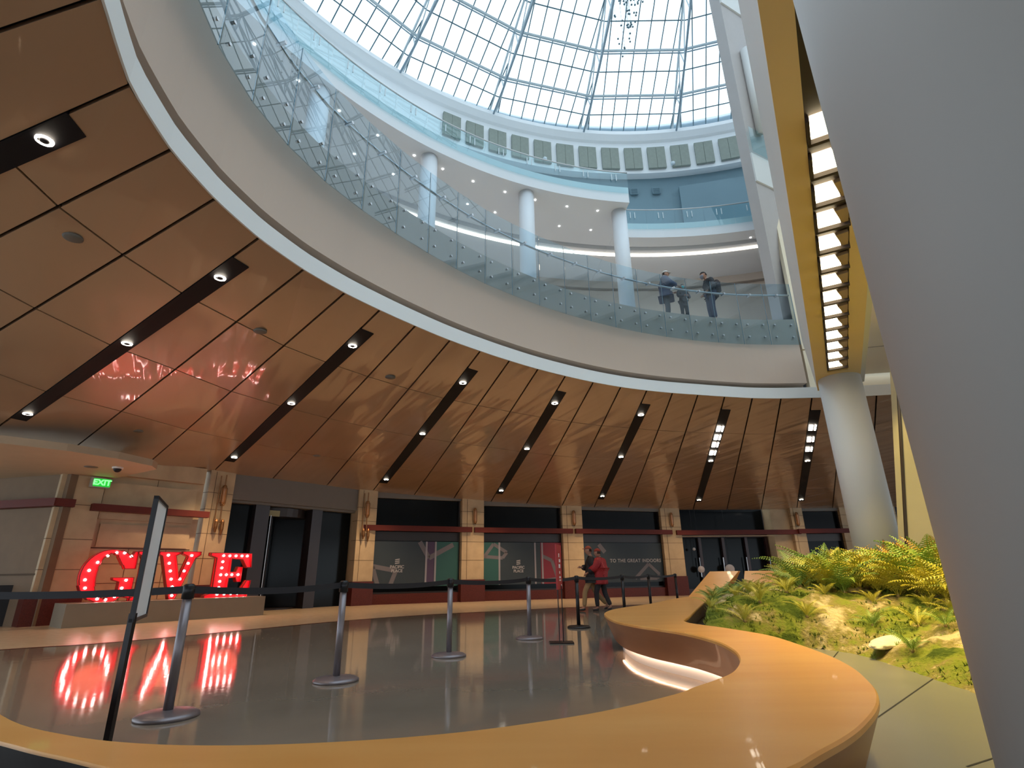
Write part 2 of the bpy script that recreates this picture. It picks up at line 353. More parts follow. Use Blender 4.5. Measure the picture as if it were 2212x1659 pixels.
for j in range(-4, 27):
    quad(bm, ceil_pt(j, 0, .06), ceil_pt(j + 1, 0, .06), ceil_pt(j + 1, 1, .06), ceil_pt(j, 1, .06))
struct(link('ceiling.001', bm, M['slot']))
# rest of the lower ceiling, round the far side of the opening and behind the camera
bm = N(); ang = [190 + 10 * i for i in range(25)]
for a, b in zip(ang, ang[1:]):
    def rr(t, far):
        t2 = t if t <= 360 else t - 360
        if not far: return pE(t2 if t2 > 60 else t2 + 360, 0, 5.5)
        return pc(C0, 30, t, 4.2)
    if b > 422: break
    quad(bm, rr(a, 0), rr(b, 0), rr(b, 1), rr(a, 1))
struct(link('ceiling.002', bm, M['mauve']))

# slots with recessed lamps
def slot_pt(j, f, side, dz): # side metres across, towards the next joint
    p = ceil_pt(j, f, dz); q2 = ceil_pt(j + 1, f, dz); return p + (q2 - p).normalized() * side
lampm = None
names = {0: 'at the far left edge of the bronze ceiling', 3: 'running from the left edge over the big red letters', 6: 'ending above the entrance beside the letters', 9: 'ending above the first poster window', 12: 'ending above the second poster window', 15: 'ending above the third poster window', 18: 'with four bright panels, left of the two lit ones', 21: 'with bright panels, nearest the leaning-looking round column'}
for j in (0, 3, 6, 9, 12, 15, 18, 21):
    a0, a1 = (0.065, 0.87) if j else (0.09, 0.87)
    T = thing('slot_light', 'black recessed ceiling light slot ' + names[j], 'ceiling light', ceil_pt(j, a0))
    org = T.location.copy(); w = 0.30
    bm = N(); dz = -0.012
    pts = [slot_pt(j, a0, -0.01, dz), slot_pt(j, a0, w, dz), slot_pt(j, a1, w, dz), slot_pt(j, a1, -0.01, dz)]
    vl = [bm.verts.new(p - org) for p in pts]; vh = [bm.verts.new(p - org + Vector((0, 0, .045))) for p in pts]
    bm.faces.new(vl); bm.faces.new(vh)
    for i in range(4): bm.faces.new((vl[i], vl[(i + 1) % 4], vh[(i + 1) % 4], vh[i]))
    link('slot_housing', bm, M['slot'], T)
    fs = (0.12, 0.41, 0.825) if j else (0.14, 0.42, 0.82)
    if j >= 18: fs = (0.41, 0.845)
    for f in fs:
        p = slot_pt(j, f, w / 2, -0.02)
        bm = N(); lathe(bm, [(0.02, 0.008), (0.062, 0.0), (0.078, -0.012), (0.082, 0.004)], 20)
        ring = link('lamp', bm, M['lamp'], T, True); ring.location = p - org
        bm = N(); lathe(bm, [(0.03, -0.02), (0.045, -0.012), (0.045, 0.0)], 14)
        core = link('lamp_baffle', bm, M['black'], ring, True)
        spot('slot_lamp_light', p + Vector((0, 0, -0.05)), p + Vector((0, 0, -3)), ({0: 40, 1: 100, 2: (420 if j > 3 else 90)}[fs.index(f)]) if j < 18 else (90 if f < .6 else 240), (1.0, 0.70, 0.42), 115, 0.9, 0.06)
    if j >= 18:
        for f in ((0.155, 0.211, 0.263, 0.325) if j == 18 else (0.145, 0.223, 0.296)):
            for s0, s1 in ((0.02, 0.15), (0.19, 0.25)):
                bm = N(); z = -0.03
                quad(bm, *[p - org for p in (slot_pt(j, f, s0, z), slot_pt(j, f, s1, z), slot_pt(j, f + 0.034, s1, z + .0), slot_pt(j, f + 0.034, s0, z))])
                link('light_panel', bm, M['lamp'], T)
            # small fin between panels
            bm = N(); pp = [slot_pt(j, f + 0.04, 0.0, -0.01), slot_pt(j, f + 0.04, 0.28, -0.01)]
            tube(bm, [p - org for p in pp], 0.012, 6); link('fin', bm, M['blackmetal'], T)
        p = slot_pt(j, 0.25, 0.15, -0.1)
        spot('slot_panel_light', p, p + Vector((-0.8, -2.2, -5)), 120, (1.0, 0.82, 0.6), 90, 0.8, 0.2)
# ceiling speakers / detectors flush in the bronze panels
for i, (x, y, lab) in enumerate(((-5.61, 5.88, 'above left of the long slot light'), (-4.52, 8.82, 'between the first and second slots'), (-2.75, 11.44, 'beside the third slot'), (-9.06, 12.64, 'above the red letters'), (-6.21, 16.83, 'above the entrance'))):
    # height of the panel there
    best = None
    for j in range(0, 22):
        for k in range(60):
            p = ceil_pt(j, k / 60.).lerp(ceil_pt(j + 1, k / 60.), 0.5); d_ = (p.x - x) ** 2 + (p.y - y) ** 2
            if best is None or d_ < best[0]: best = (d_, p.z)
    bm = N(); lathe(bm, [(0.02, -0.03), (0.09, -0.026), (0.115, -0.012), (0.115, 0.01)], 20)
    o = link('ceiling_speaker', bm, M['header'], None, True); o.location = (x, y, best[1])
    tag(o, 'small round ceiling speaker flush in bronze panel ' + lab, 'speaker')

# ------------------------------------------------------------------ opening edge: lip, cove, curved fascia, floor slab of level two
T0, T1 = 87.5, 190
def ring_sec(name, prof, m, t0=T0, t1=T1, rf=rE, C=C0, step=1.0):
    bm = N(); arc_wall(bm, rf, C, t0, t1, prof, step); return struct(link(name, bm, m, None, True))
def flat(o):
    for p in o.data.polygons: p.use_smooth = False
    return o
flat(ring_sec('trim_2', [(-0.025, 5.488), (-0.025, 5.79), (0.5, 5.79), (0.5, 5.57), (0.0, 5.57), (0.0, 5.488)], M['white'], 60, 195))
flat(ring_sec('trim_3', [(0.34, 5.76), (0.34, 6.0), (0.6, 6.0), (0.6, 5.76)], M['cove']))
flat(ring_sec('wall_gallery_fascia', [(0.07, 5.96), (0.07, 7.92), (0.45, 7.92), (0.45, 5.96)], M['fascia'], T0, 195, lambda t: .65 * rE(t) + .35 * rG(t)))
bm = N()
for a in range(60, 420, 4):
    b = a + 4
    A = lambda t: pE(t, 0.4, 0)
    o1, o2 = pc(C3, 23, a, 0), pc(C3, 23, b, 0)
    for z in (7.4, 7.93):
        quad(bm, *[Vector((p.x, p.y, z)) for p in (A(a), A(b), o2, o1)])
    quad(bm, *[Vector((p.x, p.y, z)) for p, z in ((A(a), 7.4), (A(b), 7.4), (A(b), 7.93), (A(a), 7.93))])
struct(link('floor.002', bm, M['white2']))
flat(ring_sec('wall_opening_rear', [(0.0, 5.5), (0.0, 7.93), (0.4, 7.93), (0.4, 5.5)], M['fascia'], 195, 420, step=3))
# low cream soffit filling the circle right of the bridge
_b = [(-5, 1.27), (15.6, 1.27)]
_pts = [(0.5 * s_ + 0.866 * n_, 0.866 * s_ - 0.5 * n_) for s_, n_ in _b]
_arc = [pE(t, 0.05) for t in range(84, 59, -4)] + [pE(t + 360 if t < 60 else t, 0.05) for t in range(56, -64, -6)]
bm = N(); prism(bm, [_pts[0], _pts[1]] + [(p.x, p.y) for p in _arc], 6.14, 6.24); struct(link('ceiling.006', bm, M['cream']))
bm = N(); F_, L_ = frame(pE(86, -1.9), pE(62, -1.9), (0, 0)); fbox(bm, F_, 0, L_, -.012, .012, 6.13, 6.145); struct(link('trim_12', bm, M['cove']))
# cream wall right of the bridge, lit from the planter and an added spot
flat(ring_sec('wall_right', [(0.25, 5.76), (0.25, 7.0), (0.35, 7.02), (0.25, 7.04), (0.25, 12.3), (0.45, 12.3), (0.45, 5.76)], M['cream'], 60, 86.8))

# ------------------------------------------------------------------ level two glass balustrade
bal = thing('glass_balustrade', 'long curved frameless glass balustrade with steel handrail round the atrium edge', 'balustrade', pG(130, 0, 7.1))
b0 = bal.location.copy()
GT = [171.0, 168.3, 164.3, 160.3, 156.2, 152.1, 148.0, 143.9, 139.9, 135.7, 131.7, 127.5, 123.4, 119.4, 115.4, 111.3, 107.3, 103.2, 99.2, 95.3, 91.4, 87.3]
GT = [188.2, 184.0, 179.8, 175.6, 171.9] + [168.3 + 0.0] + GT[2:]
for i, (ta, tb) in enumerate(zip(GT, GT[1:])):
    bm = N(); ta2, tb2 = ta - 0.07, tb + 0.07
    a, b = pG(ta2, -0.01, 7.1), pG(tb2, -0.01, 7.1); n_ = Vector((C0[0] - a.x, C0[1] - a.y, 0)).normalized() * 0.018
    h_ = Vector((0, 0, 1.95))
    vs = [bm.verts.new(p - b0) for p in (a, b, b + n_, a + n_, a + h_, b + h_, b + n_ + h_, a + n_ + h_)]
    for ix in ((0, 3, 2, 1), (4, 5, 6, 7), (0, 1, 5, 4), (1, 2, 6, 5), (2, 3, 7, 6), (3, 0, 4, 7)): bm.faces.new([vs[k] for k in ix])
    pan = link('glass_panel', bm, [M['guard']], bal)
    # dark polished edge strip where panes meet
    bm = N(); tube(bm, [b - b0 + n_ * .5, b - b0 + n_ * .5 + h_], 0.009, 6); link('edge_strip', bm, M['steeldark'], pan)
    for u in (0.2, 0.8):
        for zz in (0.24, 0.62):
            c = a.lerp(b, u) + n_; d_ = n_.normalized()
            bm = N(); tube(bm, [c - b0 - d_ * 0.05 + Vector((0, 0, zz)), c - b0 + d_ * 0.012 + Vector((0, 0, zz))], 0.024, 12)
            link('bolt', bm, M['steel'], pan)
bm = N(); tube(bm, [pG(t, 0.12, 8.75) - b0 for t in [87.3 + 1.0 * k for k in range(101)]], 0.028, 8); link('handrail', bm, M['steel'], bal, True)
for i, (ta, tb) in enumerate(zip(GT, GT[1:])):
    t = (ta + tb) / 2; p = pG(t, 0.08, 8.74) - b0; d_ = (Vector((C0[0], C0[1], 0)) - Vector((pG(t).x, pG(t).y, 0))).normalized()
    bm = N(); tube(bm, [p - d_ * 0.05 + Vector((0, 0, -.04)), p + d_ * 0.12 + Vector((0, 0, -.05))], 0.03, 10); link('rail_bracket', bm, M['steel'], bal)

# ------------------------------------------------------------------ level two back wall and soffit (underside of level three)
bm = N(); arc_wall(bm, lambda t: 16.2, C3, 60, 420, [(0, 7.95), (0, 11.3), (0.15, 11.32), (0.15, 11.42), (0.0, 11.44), (0, 11.74), (0.4, 11.74), (0.4, 7.95)], 4)
flat(struct(link('wall_gallery_back', bm, M['soffit'])))
TE = 96.6      # where the inner gallery stops
def gal_prof(r0): return [(0, 11.74), (0, 12.30), (0.25, 12.30), (0.25, 12.36), (16.6 - r0, 12.36), (16.6 - r0, 11.74), (14.05 - r0, 11.74), (14.05 - r0, 11.9), (13.82 - r0, 11.9), (13.82 - r0, 11.74)]
def slab(name, r0, t0, t1, m):
    bm = N(); arc_wall(bm, lambda t: r0, C3, t0, t1, gal_prof(r0), 1.5)
    bm.faces.ensure_lookup_table(); k = 10
    for i, f in enumerate(bm.faces):
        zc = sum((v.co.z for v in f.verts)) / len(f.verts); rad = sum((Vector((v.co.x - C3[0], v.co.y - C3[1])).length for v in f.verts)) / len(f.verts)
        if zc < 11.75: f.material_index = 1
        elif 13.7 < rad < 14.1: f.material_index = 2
    return flat(struct(link(name, bm, m)))
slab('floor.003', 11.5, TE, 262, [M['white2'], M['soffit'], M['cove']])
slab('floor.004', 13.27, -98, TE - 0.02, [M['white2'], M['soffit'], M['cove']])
# curved LED strip lights on the soffit
for k, (a, b, lab) in enumerate(((93.2, 70.5, 'right of the last white column'), (101.0, 93.6, 'left of the last white column'), (108.3, 101.2, 'short one by the second column'), (122.8, 109.0, 'between the first and second columns'), (128.5, 123.6, 'behind the first column'))):
    bm = N(); arc_wall(bm, lambda t: 14.27, C3, b, a, [(0, 11.70), (0, 11.76), (0.11, 11.76), (0.11, 11.70)], 1.0)
    o = link('strip_light', bm, M['strip']); tag(o, 'thin curved white strip light on gallery soffit, ' + lab, 'strip light')
for k, (r_, t_) in enumerate([(12.0, 149.8), (12.0, 144.6), (12.0, 139.4), (12.0, 134.2), (12.0, 129.0), (12.0, 124.8), (12.0, 120.2), (12.0, 115.3), (12.0, 110.6), (12.0, 105.6), (12.0, 100.8), (13.0, 134.7), (13.0, 129.5), (13.0, 118.9), (13.0, 114.8), (13.0, 105.1), (13.0, 100.3), (13.0, 139.8), (13.72, 76.6), (13.72, 75.2)]):
    t_ = math.degrees(math.atan2(0, 1)) + t_
    bm = N(); lathe(bm, [(0.01, -0.012), (0.022, -0.01), (0.028, 0.0)], 14)
    o = link('downlight', bm, M['lampcool'], None, True); o.location = pc(C3, r_, t_, 11.735)
    inner = r_ < 12.5
    tag(o, ('small round downlight in the row along the gallery soffit edge' if inner else ('small round downlight of the pair at the far right soffit' if r_ > 13.5 else 'small round downlight in the inner row of the gallery soffit')), 'downlight', 'downlights along the soffit edge' if inner else ('downlight pair on the right soffit' if r_ > 13.5 else 'downlights deeper in the soffit'))
for t_ in (85, 97, 109, 121, 133, 146, 158):
    spot('gallery_downlight', pc(C3, 14.3, t_, 11.6), pc(C3, 14.3, t_, 8), 60, (1.0, 0.80, 0.58), 150, 0.9, 0.15)

# columns of level two
colpts = [pc(C3, 11.85, math.degrees(math.atan2(y - 2.35, x - 5.0)), 7.95) for x, y in ((-4.26, 9.51), (-2.12, 11.73), (0.51, 13.29), (3.51, 13.98))]
colpts[3] = pc(C3, 12.0, 97.5, 7.95)
for p, lab in zip(colpts, ('leftmost, behind the tallest glass panels', 'second from left', 'right of the second, in the middle', 'rightmost, by the end of the curved upper gallery')):
    bm = N(); lathe(bm, [(0.23, 0), (0.23, 3.80)], 28); o = link('gallery_column', bm, M['white2'], None, True); o.location = p
    tag(o, 'slim round white column of the upper gallery, ' + lab, 'column')

# ------------------------------------------------------------------ level three guards
def guard3(r, t0, t1, label, dt):
    G = thing('upper_guard', label, 'balustrade', pc(C3, r, (t0 + t1) / 2, 12.3)); g0 = G.location.copy()
    n = int(abs(t1 - t0) / dt)
    for i in range(n):
        a, b = t0 + (t1 - t0) * i / n, t0 + (t1 - t0) * (i + 1) / n
        bm = N(); arc_wall(bm, lambda t: r, C3, a, b - math.copysign(0.05, b - a), [(-0.05, 12.05), (-0.05, 12.80), (-0.035, 12.80), (-0.035, 12.05)], 2)
        for v in bm.verts: v.co -= g0
        pn = link('glass_panel', bm, M['guard3'], G)
        for u in (0.42, 0.58):
            t = a + (b - a) * u; bm = N(); tube(bm, [pc(C3, r - 0.09, t, 12.45) - g0, pc(C3, r - 0.09, t, 12.68) - g0], 0.016, 6); link('clip', bm, M['steelwhite'], pn)
    bm = N(); tube(bm, [pc(C3, r - 0.03, t0 + (t1 - t0) * k / 60, 12.83) - g0 for k in range(61)], 0.022, 6); link('top_rail', bm, M['steel'], G, True)
    return G
guard3(11.5, 170, TE, 'curved glass guard with clips on the left upper gallery, below the grey panels', 4.5)
guard3(13.27, TE - 1, 66, 'curved glass guard with white clips on the right upper gallery, before the blue wall', 4.2)

# ------------------------------------------------------------------ blue wall, white drum with acoustic panels, skylight curb
bm = N(); arc_wall(bm, lambda t: 15.5, CU, 60, 420, [(0, 12.3), (0, 16.7), (0.2, 16.7), (0.2, 12.3)], 3); struct(flat(link('wall_blue', bm, M['bluewall'])))
bm = N(); arc_wall(bm, lambda t: 15.15, CU, 60, 420, [(0, 16.66), (0, 18.2), (-0.12, 18.25), (-0.28, 18.45), (-0.28, 18.62), (0.6, 18.62), (0.6, 16.66)], 2.5); struct(flat(link('wall_drum', bm, M['drumwhite'])))
bm = N(); arc_wall(bm, lambda t: 16.1, CU, 60, 420, [(0, 18.7), (0, 20.1), (0.3, 20.1), (0.3, 18.7)], 3); struct(flat(link('wall_parapet', bm, M['white2'])))
bm = N(); tube(bm, [pc(CU, 15.95, t, 19.72) for t in range(60, 420, 4)], 0.10, 8, closed=True); struct(link('trim_13', bm, M['steelmid'], None, True))
bm = N(); arc_wall(bm, lambda t: 15.5, CU, 60, 420, [(0, 18.6), (0, 18.7), (9, 18.7), (9, 18.6)], 6); struct(link('ceiling.003', bm, M['white']))
# recess corner and vents on the blue wall
bm = N(); F, L = frame(pc(CU, 15.4, 82.9, 0), pc(CU, 15.4, 72, 0)); fbox(bm, F, 0, 3.0, -0.3, 0.12, 12.36, 16.0); struct(link('wall_blue_projection', bm, M['bluewall']))
for t_, lab in ((86.3, 'on the blue wall right of the gallery end'), (89.7, 'on the blue wall, half hidden by the gallery end')):
    V = thing('wall_vent', 'small square louvred vent ' + lab, 'vent', pc(CU, 15.44, t_, 15.97)); v0 = V.location.copy()
    F, L = frame(pc(CU, 15.44, t_ + .6, 0) - v0, pc(CU, 15.44, t_ - .6, 0) - v0, (-v0.x + 5, -v0.y + 3))
    bm = N(); fbox(bm, F, 0, L, 0, 0.06, -0.15, 0.15); link('vent_frame', bm, M['bluewall'], V)
    bm = N(); [fbox(bm, F, 0.03, L - 0.03, 0.06, 0.075, -0.12 + 0.05 * k, -0.095 + 0.05 * k) for k in range(5)]; link('louvre', bm, M['steeldark'], V)
# acoustic panels
seq = []
tc0 = 96.9
proto = None
for k in range(-6, 12):
    t_ = 100.6 - 3.66 * k
    seq.append(t_)
for i, t_ in enumerate(sorted(seq, reverse=True)):
    if t_ < 70 or t_ > 121.5: continue
    P = thing('acoustic_panel', 'x', 'acoustic panel', pc(CU, 15.12, t_, 16.82), R(t_ - 90), 'acoustic panels round the drum under the skylight')
    P['label'] = 'sage grey square acoustic panel on the white drum wall below the skylight'
    if proto is None:
        proto = []
        bm = N(); box(bm, -0.36, -0.005, -0.10, 0.0, 0, 1.06); proto.append(link('fabric_half', bm, M['greenpanel'], P))
        bm = N(); box(bm, 0.005, 0.36, -0.10, 0.0, 0, 1.06); proto.append(link('fabric_half', bm, M['greenpanel'], P))
        bm = N(); box(bm, -0.34, 0.34, 0.0, 0.02, 0.03, 1.03); proto.append(link('mounting_frame', bm, M['steeldark'], P))
    else:
        for q_ in proto:
            c = q_.copy(); COL.objects.link(c); c.parent = P
for t_, lab in ((104.0, 'left'), (83.6, 'right')):
    bm = N(); lathe(bm, [(0.05, -0.08), (0.09, -0.03), (0.09, 0.05), (0.04, 0.1)], 12); o = link('wall_camera', bm, M['steelwhite'], None, True); o.location = pc(CU, 15.02, t_, 16.95)
    tag(o, 'small round security camera between grey panels, the %s one' % lab, 'camera')

# ------------------------------------------------------------------ skylight
sky = thing('skylight', 'big faceted glass skylight roof with white steel grid', 'skylight', (CU[0], CU[1], 18.6)); s0 = sky.location.copy()
SL = math.tan(R(24)); RB = 15.15
def sp(t, inward, dz=0.0):   # point on the facet plane; t degrees; inward metres from the curb apothem
    k = round((t - 90) / 15.0); tm = 90 + 15 * k; ap = RB * math.cos(R(7.5)) - inward
    r = ap / math.cos(R(t - tm)); return Vector((r * math.cos(R(t)), r * math.sin(R(t)), inward * SL + dz))
PUR = [0.02, 0.74, 1.4, 2.2, 2.87, 3.75, 4.5, 5.4, 6.3, 7.4, 8.6, 10.0, 11.6, 13.2]
PUR = [p for p in PUR]
VT = [90 + 15 * k for k in range(24)]
for k in range(24):
    bmp, bmm = N(), N(); tm = 90 + 15 * k; ta, tb = tm + 7.4999, tm - 7.4999
    # glass per bay
    A, B_, Cc, D = sp(ta, 0), sp(tb, 0), sp(tb, 14.9), sp(ta, 14.9)
    quad(bmp, A + Vector((0, 0, .1)), B_ + Vector((0, 0, .1)), Cc + Vector((0, 0, .1)), D + Vector((0, 0, .1)))
    link('pane', bmp, M['pane'], sky)
    if not (30 < tm % 360 < 190): continue
    for i, u in enumerate(PUR):
        a, b = sp(ta, u), sp(tb, u)
        if i % 2 == 0 and i > 0:
            bmh = N(); tube(bmh, [a, b], 0.055, 6); pl_ = link('purlin', bmh, M['steelwhite'], sky)
            bmh = N(); tube(bmh, [a + Vector((0, 0, -.16)), b + Vector((0, 0, -.16))], 0.026, 6); link('purlin_rail', bmh, M['steelmid'], pl_)
        else: tube(bmm, [a, b], 0.024 if i else 0.05, 5)
    a0, b0_ = sp(ta, 0), sp(tb, 0)
    d_ = (b0_ - a0).normalized(); W_ = (b0_ - a0).length; inn = (sp(tm, 5) - sp(tm, 0)) / 5.0
    for j in range(8):
        x = (j + 0.5 + 0.0) / 8 * W_; s = a0 + d_ * x
        # a mullion runs inwards until it meets the edge rib of its facet
        xm = abs(x - W_ / 2); ap = RB * math.cos(R(7.5)); maxin = ap - xm / math.tan(R(7.5)); maxin = min(max(maxin, 0.3), 13)
        tube(bmm, [s + inn * -0.25, s + inn * maxin], 0.022, 5)
    link('glazing_grid', bmm, M['steeldark'], sky)
for t in [90 + 7.5 + 15 * k for k in (-3, -2, -1, 0, 1, 2, 3, 4, 5)]:
    bm = N(); u = [0.0, 1.4, 2.87, 4.5, 6.3, 8.6, 11.6, 14.6]
    top = [pc((0, 0), RB - x / math.cos(R(7.5)), t, x * SL) for x in u]
    tan_ = Vector((-math.sin(R(t)), math.cos(R(t)), 0)) * 0.13
    dep = [0.15, 0.5, 0.7, 0.8, 0.85, 0.85, 0.8, 0.5]
    bot = [p + Vector((0, 0, -dd)) for p, dd in zip(top, dep)]
    tl = [p + tan_ for p in top]; tr_ = [p - tan_ for p in top]
    for c_, r_ in ((tl, 0.042), (tr_, 0.042)): tube(bm, c_, r_, 6)
    for i in range(1, len(u) - 1):
        m_ = (i + 1)
        tube(bm, [bot[i], tl[i]], 0.025, 5); tube(bm, [bot[i], tr_[i]], 0.025, 5); tube(bm, [bot[i], tl[m_]], 0.022, 5); tube(bm, [bot[i], tr_[m_]], 0.022, 5)
    link('truss', bm, M['steelwhite'], sky)
    bm = N(); tube(bm, bot, 0.04, 6); tube(bm, [bot[0], pc((0, 0), RB - .05, t, -0.1)], 0.05, 6); link('truss_chord', bm, M['steelmid'], sky)
# hanging mobile under the roof
mob = thing('hanging_mobile', 'hanging mobile of small dark balls on wires below the skylight', 'mobile', (3.9, 12.2, 17.6))
rnd = random.Random(3); prm = None
bm = N(); bmesh.ops.create_uvsphere(bm, u_segments=10, v_segments=7, radius=0.032); pball = None
wires = N()
for i in range(60):
    a = rnd.uniform(0, 6.28); r_ = abs(rnd.gauss(0, 0.24)) + 0.03; z = rnd.uniform(-0.6, 0.9)
    p = Vector((math.cos(a) * r_, math.sin(a) * r_ * 2.2, z))
    if pball is None: pball = link('ball', bm, M['steeldark'], mob, True); pball.location = p
    else:
        c = pball.copy(); COL.objects.link(c); c.parent = mob; c.location = p
    tube(wires, [p, p + Vector((0, 0, 1.9 - z))], 0.004, 3)
tube(wires, [(-.7, 0, 1.9), (.7, 0, 1.9)], 0.02, 5); tube(wires, [(0, -1, 1.9), (0, 1, 1.9)], 0.02, 5)
link('wire', wires, M['steeldark'], mob)

# ------------------------------------------------------------------ right side tower walls
az = Vector((8.35, 15.0)).normalized()
def tower(name, dist, z0, z1, m, span=2.6, th=0.4):
    A = az * dist; F, L = frame(A, A + Vector((span, 0.55 * span)), (0, 0)); bm = N(); fbox(bm, F, 0, L, -th, 0, z0, z1); return struct(link(name, bm, m)), F
def twp(u, z, w=0.0):      # leaning tower face: its foot stands on level two, its head leans over the atrium
    k = (z - 7.95) / 10.65; dist = 17.17 - 3.6 * k; A = az * dist; d_ = Vector((0.876, 0.482)); n_ = Vector((0.482, -0.876)); p = A + d_ * u + n_ * w; return Vector((p.x, p.y, z))
def tbox(bm, u0, u1, w0, w1, z0, z1):
    v = [bm.verts.new(twp(u, z, w)) for z in (z0, z1) for (u, w) in ((u0, w0), (u1, w0), (u1, w1), (u0, w1))]
    for ix in ((0, 3, 2, 1), (4, 5, 6, 7), (0, 1, 5, 4), (1, 2, 6, 5), (2, 3, 7, 6), (3, 0, 4, 7)): bm.faces.new([v[q] for q in ix])
bm = N(); tbox(bm, 0, 3.2, -0.35, 0, 7.95, 18.6); struct(link('wall_tower', bm, M['mauve']))
bm = N(); tbox(bm, -0.01, 3.2, 0, 0.05, 12.4, 13.25); tbox(bm, -0.01, 3.2, 0, 0.05, 17.9, 18.6); tbox(bm, 0.80, 3.2, 0, 0.08, 7.95, 11.2); struct(link('trim_4', bm, M['white']))
bm = N(); a_, b_ = twp(0.62, 14.0, 0.16), twp(0.62, 16.6, 0.16); tube(bm, [a_, b_], 0.19, 20); o = link('tower_column', bm, M['white'], None, True); tag(o, 'short white round column in the recess at top right, left of the yellow-lit bridge', 'column')
bm = N(); tbox(bm, 0.0, 1.1, 0.10, 0.115, 13.25, 14.0); o = link('glass_guard_panel', bm, M['guard3']); tag(o, 'small glass guard panel at the foot of the top right column', 'glass guard')

# ------------------------------------------------------------------ bridge with soffit light slot, and round columns
bu = Vector((0.5, 0.866)); bn = Vector((0.866, -0.5))
def bp(s, n, z): v = bu * s + bn * n; return Vector((v.x, v.y, z))
bridge = thing('overhead_bridge', 'long straight overhead bridge with yellow-lit underside and dark light slot', 'bridge', bp(8, 0.7, 5.5)); q0 = bridge.location.copy()
def bbox(bm, s0, s1, prof):
    A = [bm.verts.new(bp(s0, n, z) - q0) for n, z in prof]; B = [bm.verts.new(bp(s1, n, z) - q0) for n, z in prof]; k = len(prof)
    for i in range(k): bm.faces.new((A[i], A[(i + 1) % k], B[(i + 1) % k], B[i]))
    bm.faces.new(A); bm.faces.new(B)
bm = N(); bbox(bm, -5, 15.75, [(0.215, 5.56), (0.10, 6.95), (0.2, 7.1), (1.2, 7.1), (1.28, 5.56)]); link('bridge_box', bm, M['white'], bridge)
bm = N(); bbox(bm, -5, 15.75, [(0.215, 5.5), (0.215, 5.56), (0.475, 5.56), (0.475, 5.5)]); link('soffit_board', bm, M['ochre'], bridge)  # soffit boards are white paint, coloured by the yellow planter light
bm = N(); bbox(bm, -5, 15.75, [(0.90, 5.5), (0.90, 5.56), (1.17, 5.56), (1.17, 5.5)]); link('soffit_board', bm, M['ochre'], bridge)
bm = N(); bbox(bm, 14.3, 15.75, [(0.475, 5.5), (0.475, 5.56), (0.90, 5.56), (0.90, 5.5)]); link('soffit_board', bm, M['ochre'], bridge)
bm = N(); bbox(bm, 1, 14.3, [(0.475, 5.545), (0.475, 5.555), (0.90, 5.555), (0.90, 5.545)]); link('light_slot', bm, M['slotbrown'], bridge)
gl = None
for i in range(14):
    s = 5.6 + i * 0.63
    Gt = thing('grow_light', 'boxy grow light with bright panel in the dark slot under the bridge', 'lamp', bp(s, 0.69, 5.50), R(-30), 'row of grow lights under the bridge')
    if gl is None:
        gl = []
        bm = N(); vs = [(-.17, -.20, 0.0), (.02, -.20, 0.0), (.10, .13, 0.0), (-.17, .13, 0.0)]; k = [bm.verts.new((x, y, -0.012)) for x, y, z in vs] + [bm.verts.new((x, y, 0.03)) for x, y, z in vs]
        for ix in ((0, 1, 2, 3), (4, 7, 6, 5), (0, 4, 5, 1), (1, 5, 6, 2), (2, 6, 7, 3), (3, 7, 4, 0)): bm.faces.new([k[j] for j in ix])
        gl.append(link('light_panel', bm, M['grow'], Gt))
        bm = N(); vs = [(.035, -.20), (.19, -.22), (.19, .13), (.12, .13)]; k = [bm.verts.new((x, y, -0.02)) for x, y in vs] + [bm.verts.new((x, y, 0.03)) for x, y in vs]
        for ix in ((0, 1, 2, 3), (4, 7, 6, 5), (0, 4, 5, 1), (1, 5, 6, 2), (2, 6, 7, 3), (3, 7, 4, 0)): bm.faces.new([k[j] for j in ix])
        gl.append(link('reflector', bm, M['growbody'], Gt))
        bm = N(); box(bm, -.21, .21, .15, .2, -0.06, 0.04); box(bm, -.21, -.18, -.22, .2, -.06, .04); gl.append(link('louvre', bm, M['slotbrown'], Gt))
    else:
        for q_ in gl:
            c = q_.copy(); COL.objects.link(c); c.parent = Gt
for s in (5.2, 6.5, 7.8, 9.1, 10.4, 11.7):
    p = bp(s, 0.69, 5.4); tg = bp(s + 0.2, 1.9, 0.6)
    spot('grow_lamp', p, tg, 540, (1.0, 0.74, 0.24), 92, 0.7, 0.15)
spot('added_wall_fill', bp(9.0, 1.35, 5.9), (9.7, 13.6, 5.6), 260, (1.0, 0.82, 0.55), 70, 0.8, 0.15)  # unseen spot added to brighten the cream wall right of the bridge
# round columns
for (s, n, r_, lab) in ((2.12, 0.72, 0.465, 'huge foreground round white column filling the right edge of the photo'), (14.95, 0.71, 0.465, 'round white column rising from the ferns to the bridge end')):
    p = bp(s, n, 0); bm = N(); lathe(bm, [(r_, 0.0), (r_, 5.56)], 64); o = link('round_column', bm, M['colshade'] if s < 5 else M['white'], None, True); o.location = (p.x, p.y, 0.0); tag(o, lab, 'column')
